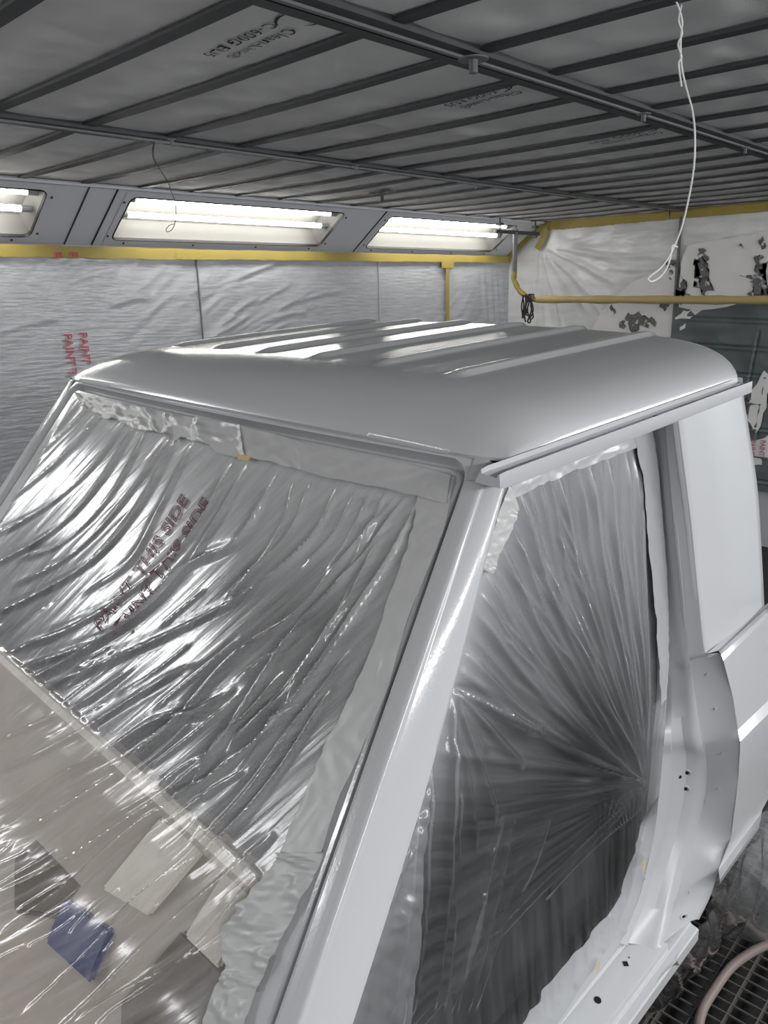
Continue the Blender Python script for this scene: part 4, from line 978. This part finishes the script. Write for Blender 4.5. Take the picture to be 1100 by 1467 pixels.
dstrip([(934,611),(944,690),(950,760),(956,850),(957,905),(957,950),(954,1000)], [(908,622),(921,690),(926,760),(935,850),(940,905),(944,960),(947,1010)], .066, 'tapewhite', 'pale oversprayed film tape down the rear edge of the door opening', 51, .002, .06)
dstrip([(732,690),(765,671),(800,656),(860,633),(931,608)], [(729,716),(765,700),(800,684),(860,660),(918,640)], .066, 'tapewhite', 'pale oversprayed tape along the top of the door opening under the drip rail', 55, .002, .06)
dstrip([(729,694),(712,742),(697,785),(689,815)], [(743,728),(738,745),(716,795),(706,822)], .058, 'tapegrey', 'peeling grey tape on the pillar at the front top of the door opening', 57, .002, .05)
dstrip([(943,1140),(937,1196),(926,1240),(914,1288),(889,1350),(850,1402),(803,1466),(780,1496)], [(928,1160),(914,1196),(903,1240),(884,1288),(848,1335),(805,1385),(758,1450),(735,1490)], .0, 'tapewhite', 'crumpled pale tape round the lower rear corner of the door opening', 59, .005, .12, .606, .014)
for px, py in ((921,1240),(856,1385)):
    p = cy_(px, py, .600); m = MB(); m.add([T(p+np.array([a, -.002, b])) for a, b in ((-.006,-.012),(.004,-.010),(.007,.012),(-.002,.014))], [(0,1,2,3)]); o = m.build('paper_scrap', 'ochre', smooth=False)
    tag(o, 'small ochre paper edge in the crumpled tape, %s' % ('upper one beside the door jamb' if py < 1300 else 'lower one beside the sill'), 'paper')
# loose film flap at the front foot of the door opening
fo = [(618,1075),(610,1160),(604,1250),(598,1350),(590,1490)]; fi = [(588,1160),(572,1230),(550,1300),(526,1380),(492,1490)]
G, s, L = strip('f', fo, fi, lambda x, y: Sd(x, y, .045), 0, '', '', nw=24, seed=3)
w_ = np.broadcast_to(s[None,:], G.shape[:2]); l_ = np.broadcast_to(L[:,None], G.shape[:2])
fl = TS('film_flap', G, np.broadcast_to(n_, G.shape), .006*ridged(w_*2.2, l_*.8, 5)+.004*vnoise(w_*6+l_*5, l_*3, 6), np.stack([w_*.1, l_*.1], -1), 'filmD', None, .16+0*w_)
tag(fl, 'loose film flap hanging beside the pillar foot at the front of the door opening', 'plastic film')

# ---- film skirt hanging from the sill to the floor grating
topc = [T(cy_(*p, y)) for p, y in [((830,1575),.52),((905,1472),.52),((960,1385),.52),((1003,1325),.53),((1032,1275),.54),((1080,1205),.54),((1135,1130),.55)]]
botp = [(868,1600),(925,1475),(958,1432),(985,1400),(1012,1376),(1034,1342),(1100,1350),(1190,1330)]
botc = [W(bz_(*p, ZF+.004)) for p in botp]
a = spline(topc, 200); b = spline(botc, 200); s = np.linspace(0, 1, 70)
G = a[:,None,:]+(b-a)[:,None,:]*s[None,:,None]
l_ = np.linspace(0, 14, 200)[:,None]*np.ones_like(s)[None,:]; w_ = np.broadcast_to(s[None,:], l_.shape)
nr = nz(np.array([.2,-1,.1])); D_ = (.030*ridged(l_*.9+w_*.8, w_*.7, 91)+.012*vnoise(l_*2.2+w_*2, w_*2.0, 92)+.003*ridged(l_*3, w_*3, 93))*np.sin(np.pi*np.clip(w_,.02,.98))**.5
sk = surf('film_skirt', G, np.broadcast_to(nr, G.shape), D_, np.stack([l_*.1, w_*.5], -1), 'filmS', None, .05+.1*(w_ < .15))
tag(sk, 'clear crumpled film skirt hanging from the truck sill down to the floor grating', 'plastic film')
# underbody: dark frame and wheel behind the skirt
m = MB(); G = np.array([[(x, y, z) for x in (.3, 2.6)] for y, z in ((.58,-1.58),(.64,-1.60),(.9,-1.62),(2.0,-1.62))]); tb(m.grid(G), 'underbody', 'dark')
wc = T((2.25, .66, -1.55)); 
m = MB(); n = 40; sec = [(.0,.09),(.19,.09),(.20,.10),(.27,.10),(.33,.085),(.35,.05),(.35,-.05),(.33,-.085)]
V = [(wc[0]+r*math.cos(2*math.pi*k_/n), wc[1]-d_, ZF+.352+r*math.sin(2*math.pi*k_/n)) for r, d_ in sec for k_ in range(n)]
m.add(V, [(i*n+k_, i*n+(k_+1)%n, (i+1)*n+(k_+1)%n, (i+1)*n+k_) for i in range(len(sec)-1) for k_ in range(n)]); m.build('wheel', 'black', truck)
# film bunched on the floor behind, round the wheel
u = np.linspace(0, 1, 130); s = np.linspace(0, 1, 60)
top2 = spline([W(bx) for bx in [(1.75,.70,-1.42),(1.95,.62,-1.45),(2.3,.52,-1.55),(2.8,.42,-1.82)]], 130)
bot2 = spline([W(bz_(*p, ZF+.004)) for p in [(1036,1344),(1062,1338),(1095,1352),(1150,1340),(1230,1330)]], 130)
G = top2[:,None,:]+(bot2-top2)[:,None,:]*s[None,:,None]
l_ = np.linspace(0, 9, 130)[:,None]*np.ones_like(s)[None,:]; w_ = np.broadcast_to(s[None,:], l_.shape)
D_ = .05*np.sin(np.pi*w_)+(.06*ridged(l_*.8+w_*1.8, w_*1.2-l_*.3, 95)+.025*vnoise(l_*1.6, w_*2.6, 96)+.006*ridged(l_*3, w_*4, 97))*np.sin(np.pi*np.clip(w_,.02,.98))**.5
o = surf('film_bundle', G, np.broadcast_to(nz(np.array([-.1,-1,.35])), G.shape), D_, np.stack([l_*.12, w_*.6], -1), 'filmS', None, .1+0*w_)
tag(o, 'crumpled clear film bunched on the floor grating behind the lower cab side', 'plastic film')
# ------------------------------------------------------------------ light, exposure
w = bpy.data.worlds.new('world'); SC.world = w; w.use_nodes = True
w.node_tree.nodes['Background'].inputs['Color'].default_value = (.5,.52,.55,1); w.node_tree.nodes['Background'].inputs['Strength'].default_value = .02
vs = SC.view_settings; vs.view_transform = 'Standard'; vs.look = 'None'; vs.gamma = 1; vs.use_curve_mapping = False; vs.exposure = 0.18
SC.cycles.max_bounces = 8; SC.cycles.transparent_max_bounces = 16
SC.cycles.use_denoising = True
SC.cycles.sample_clamp_indirect = 4
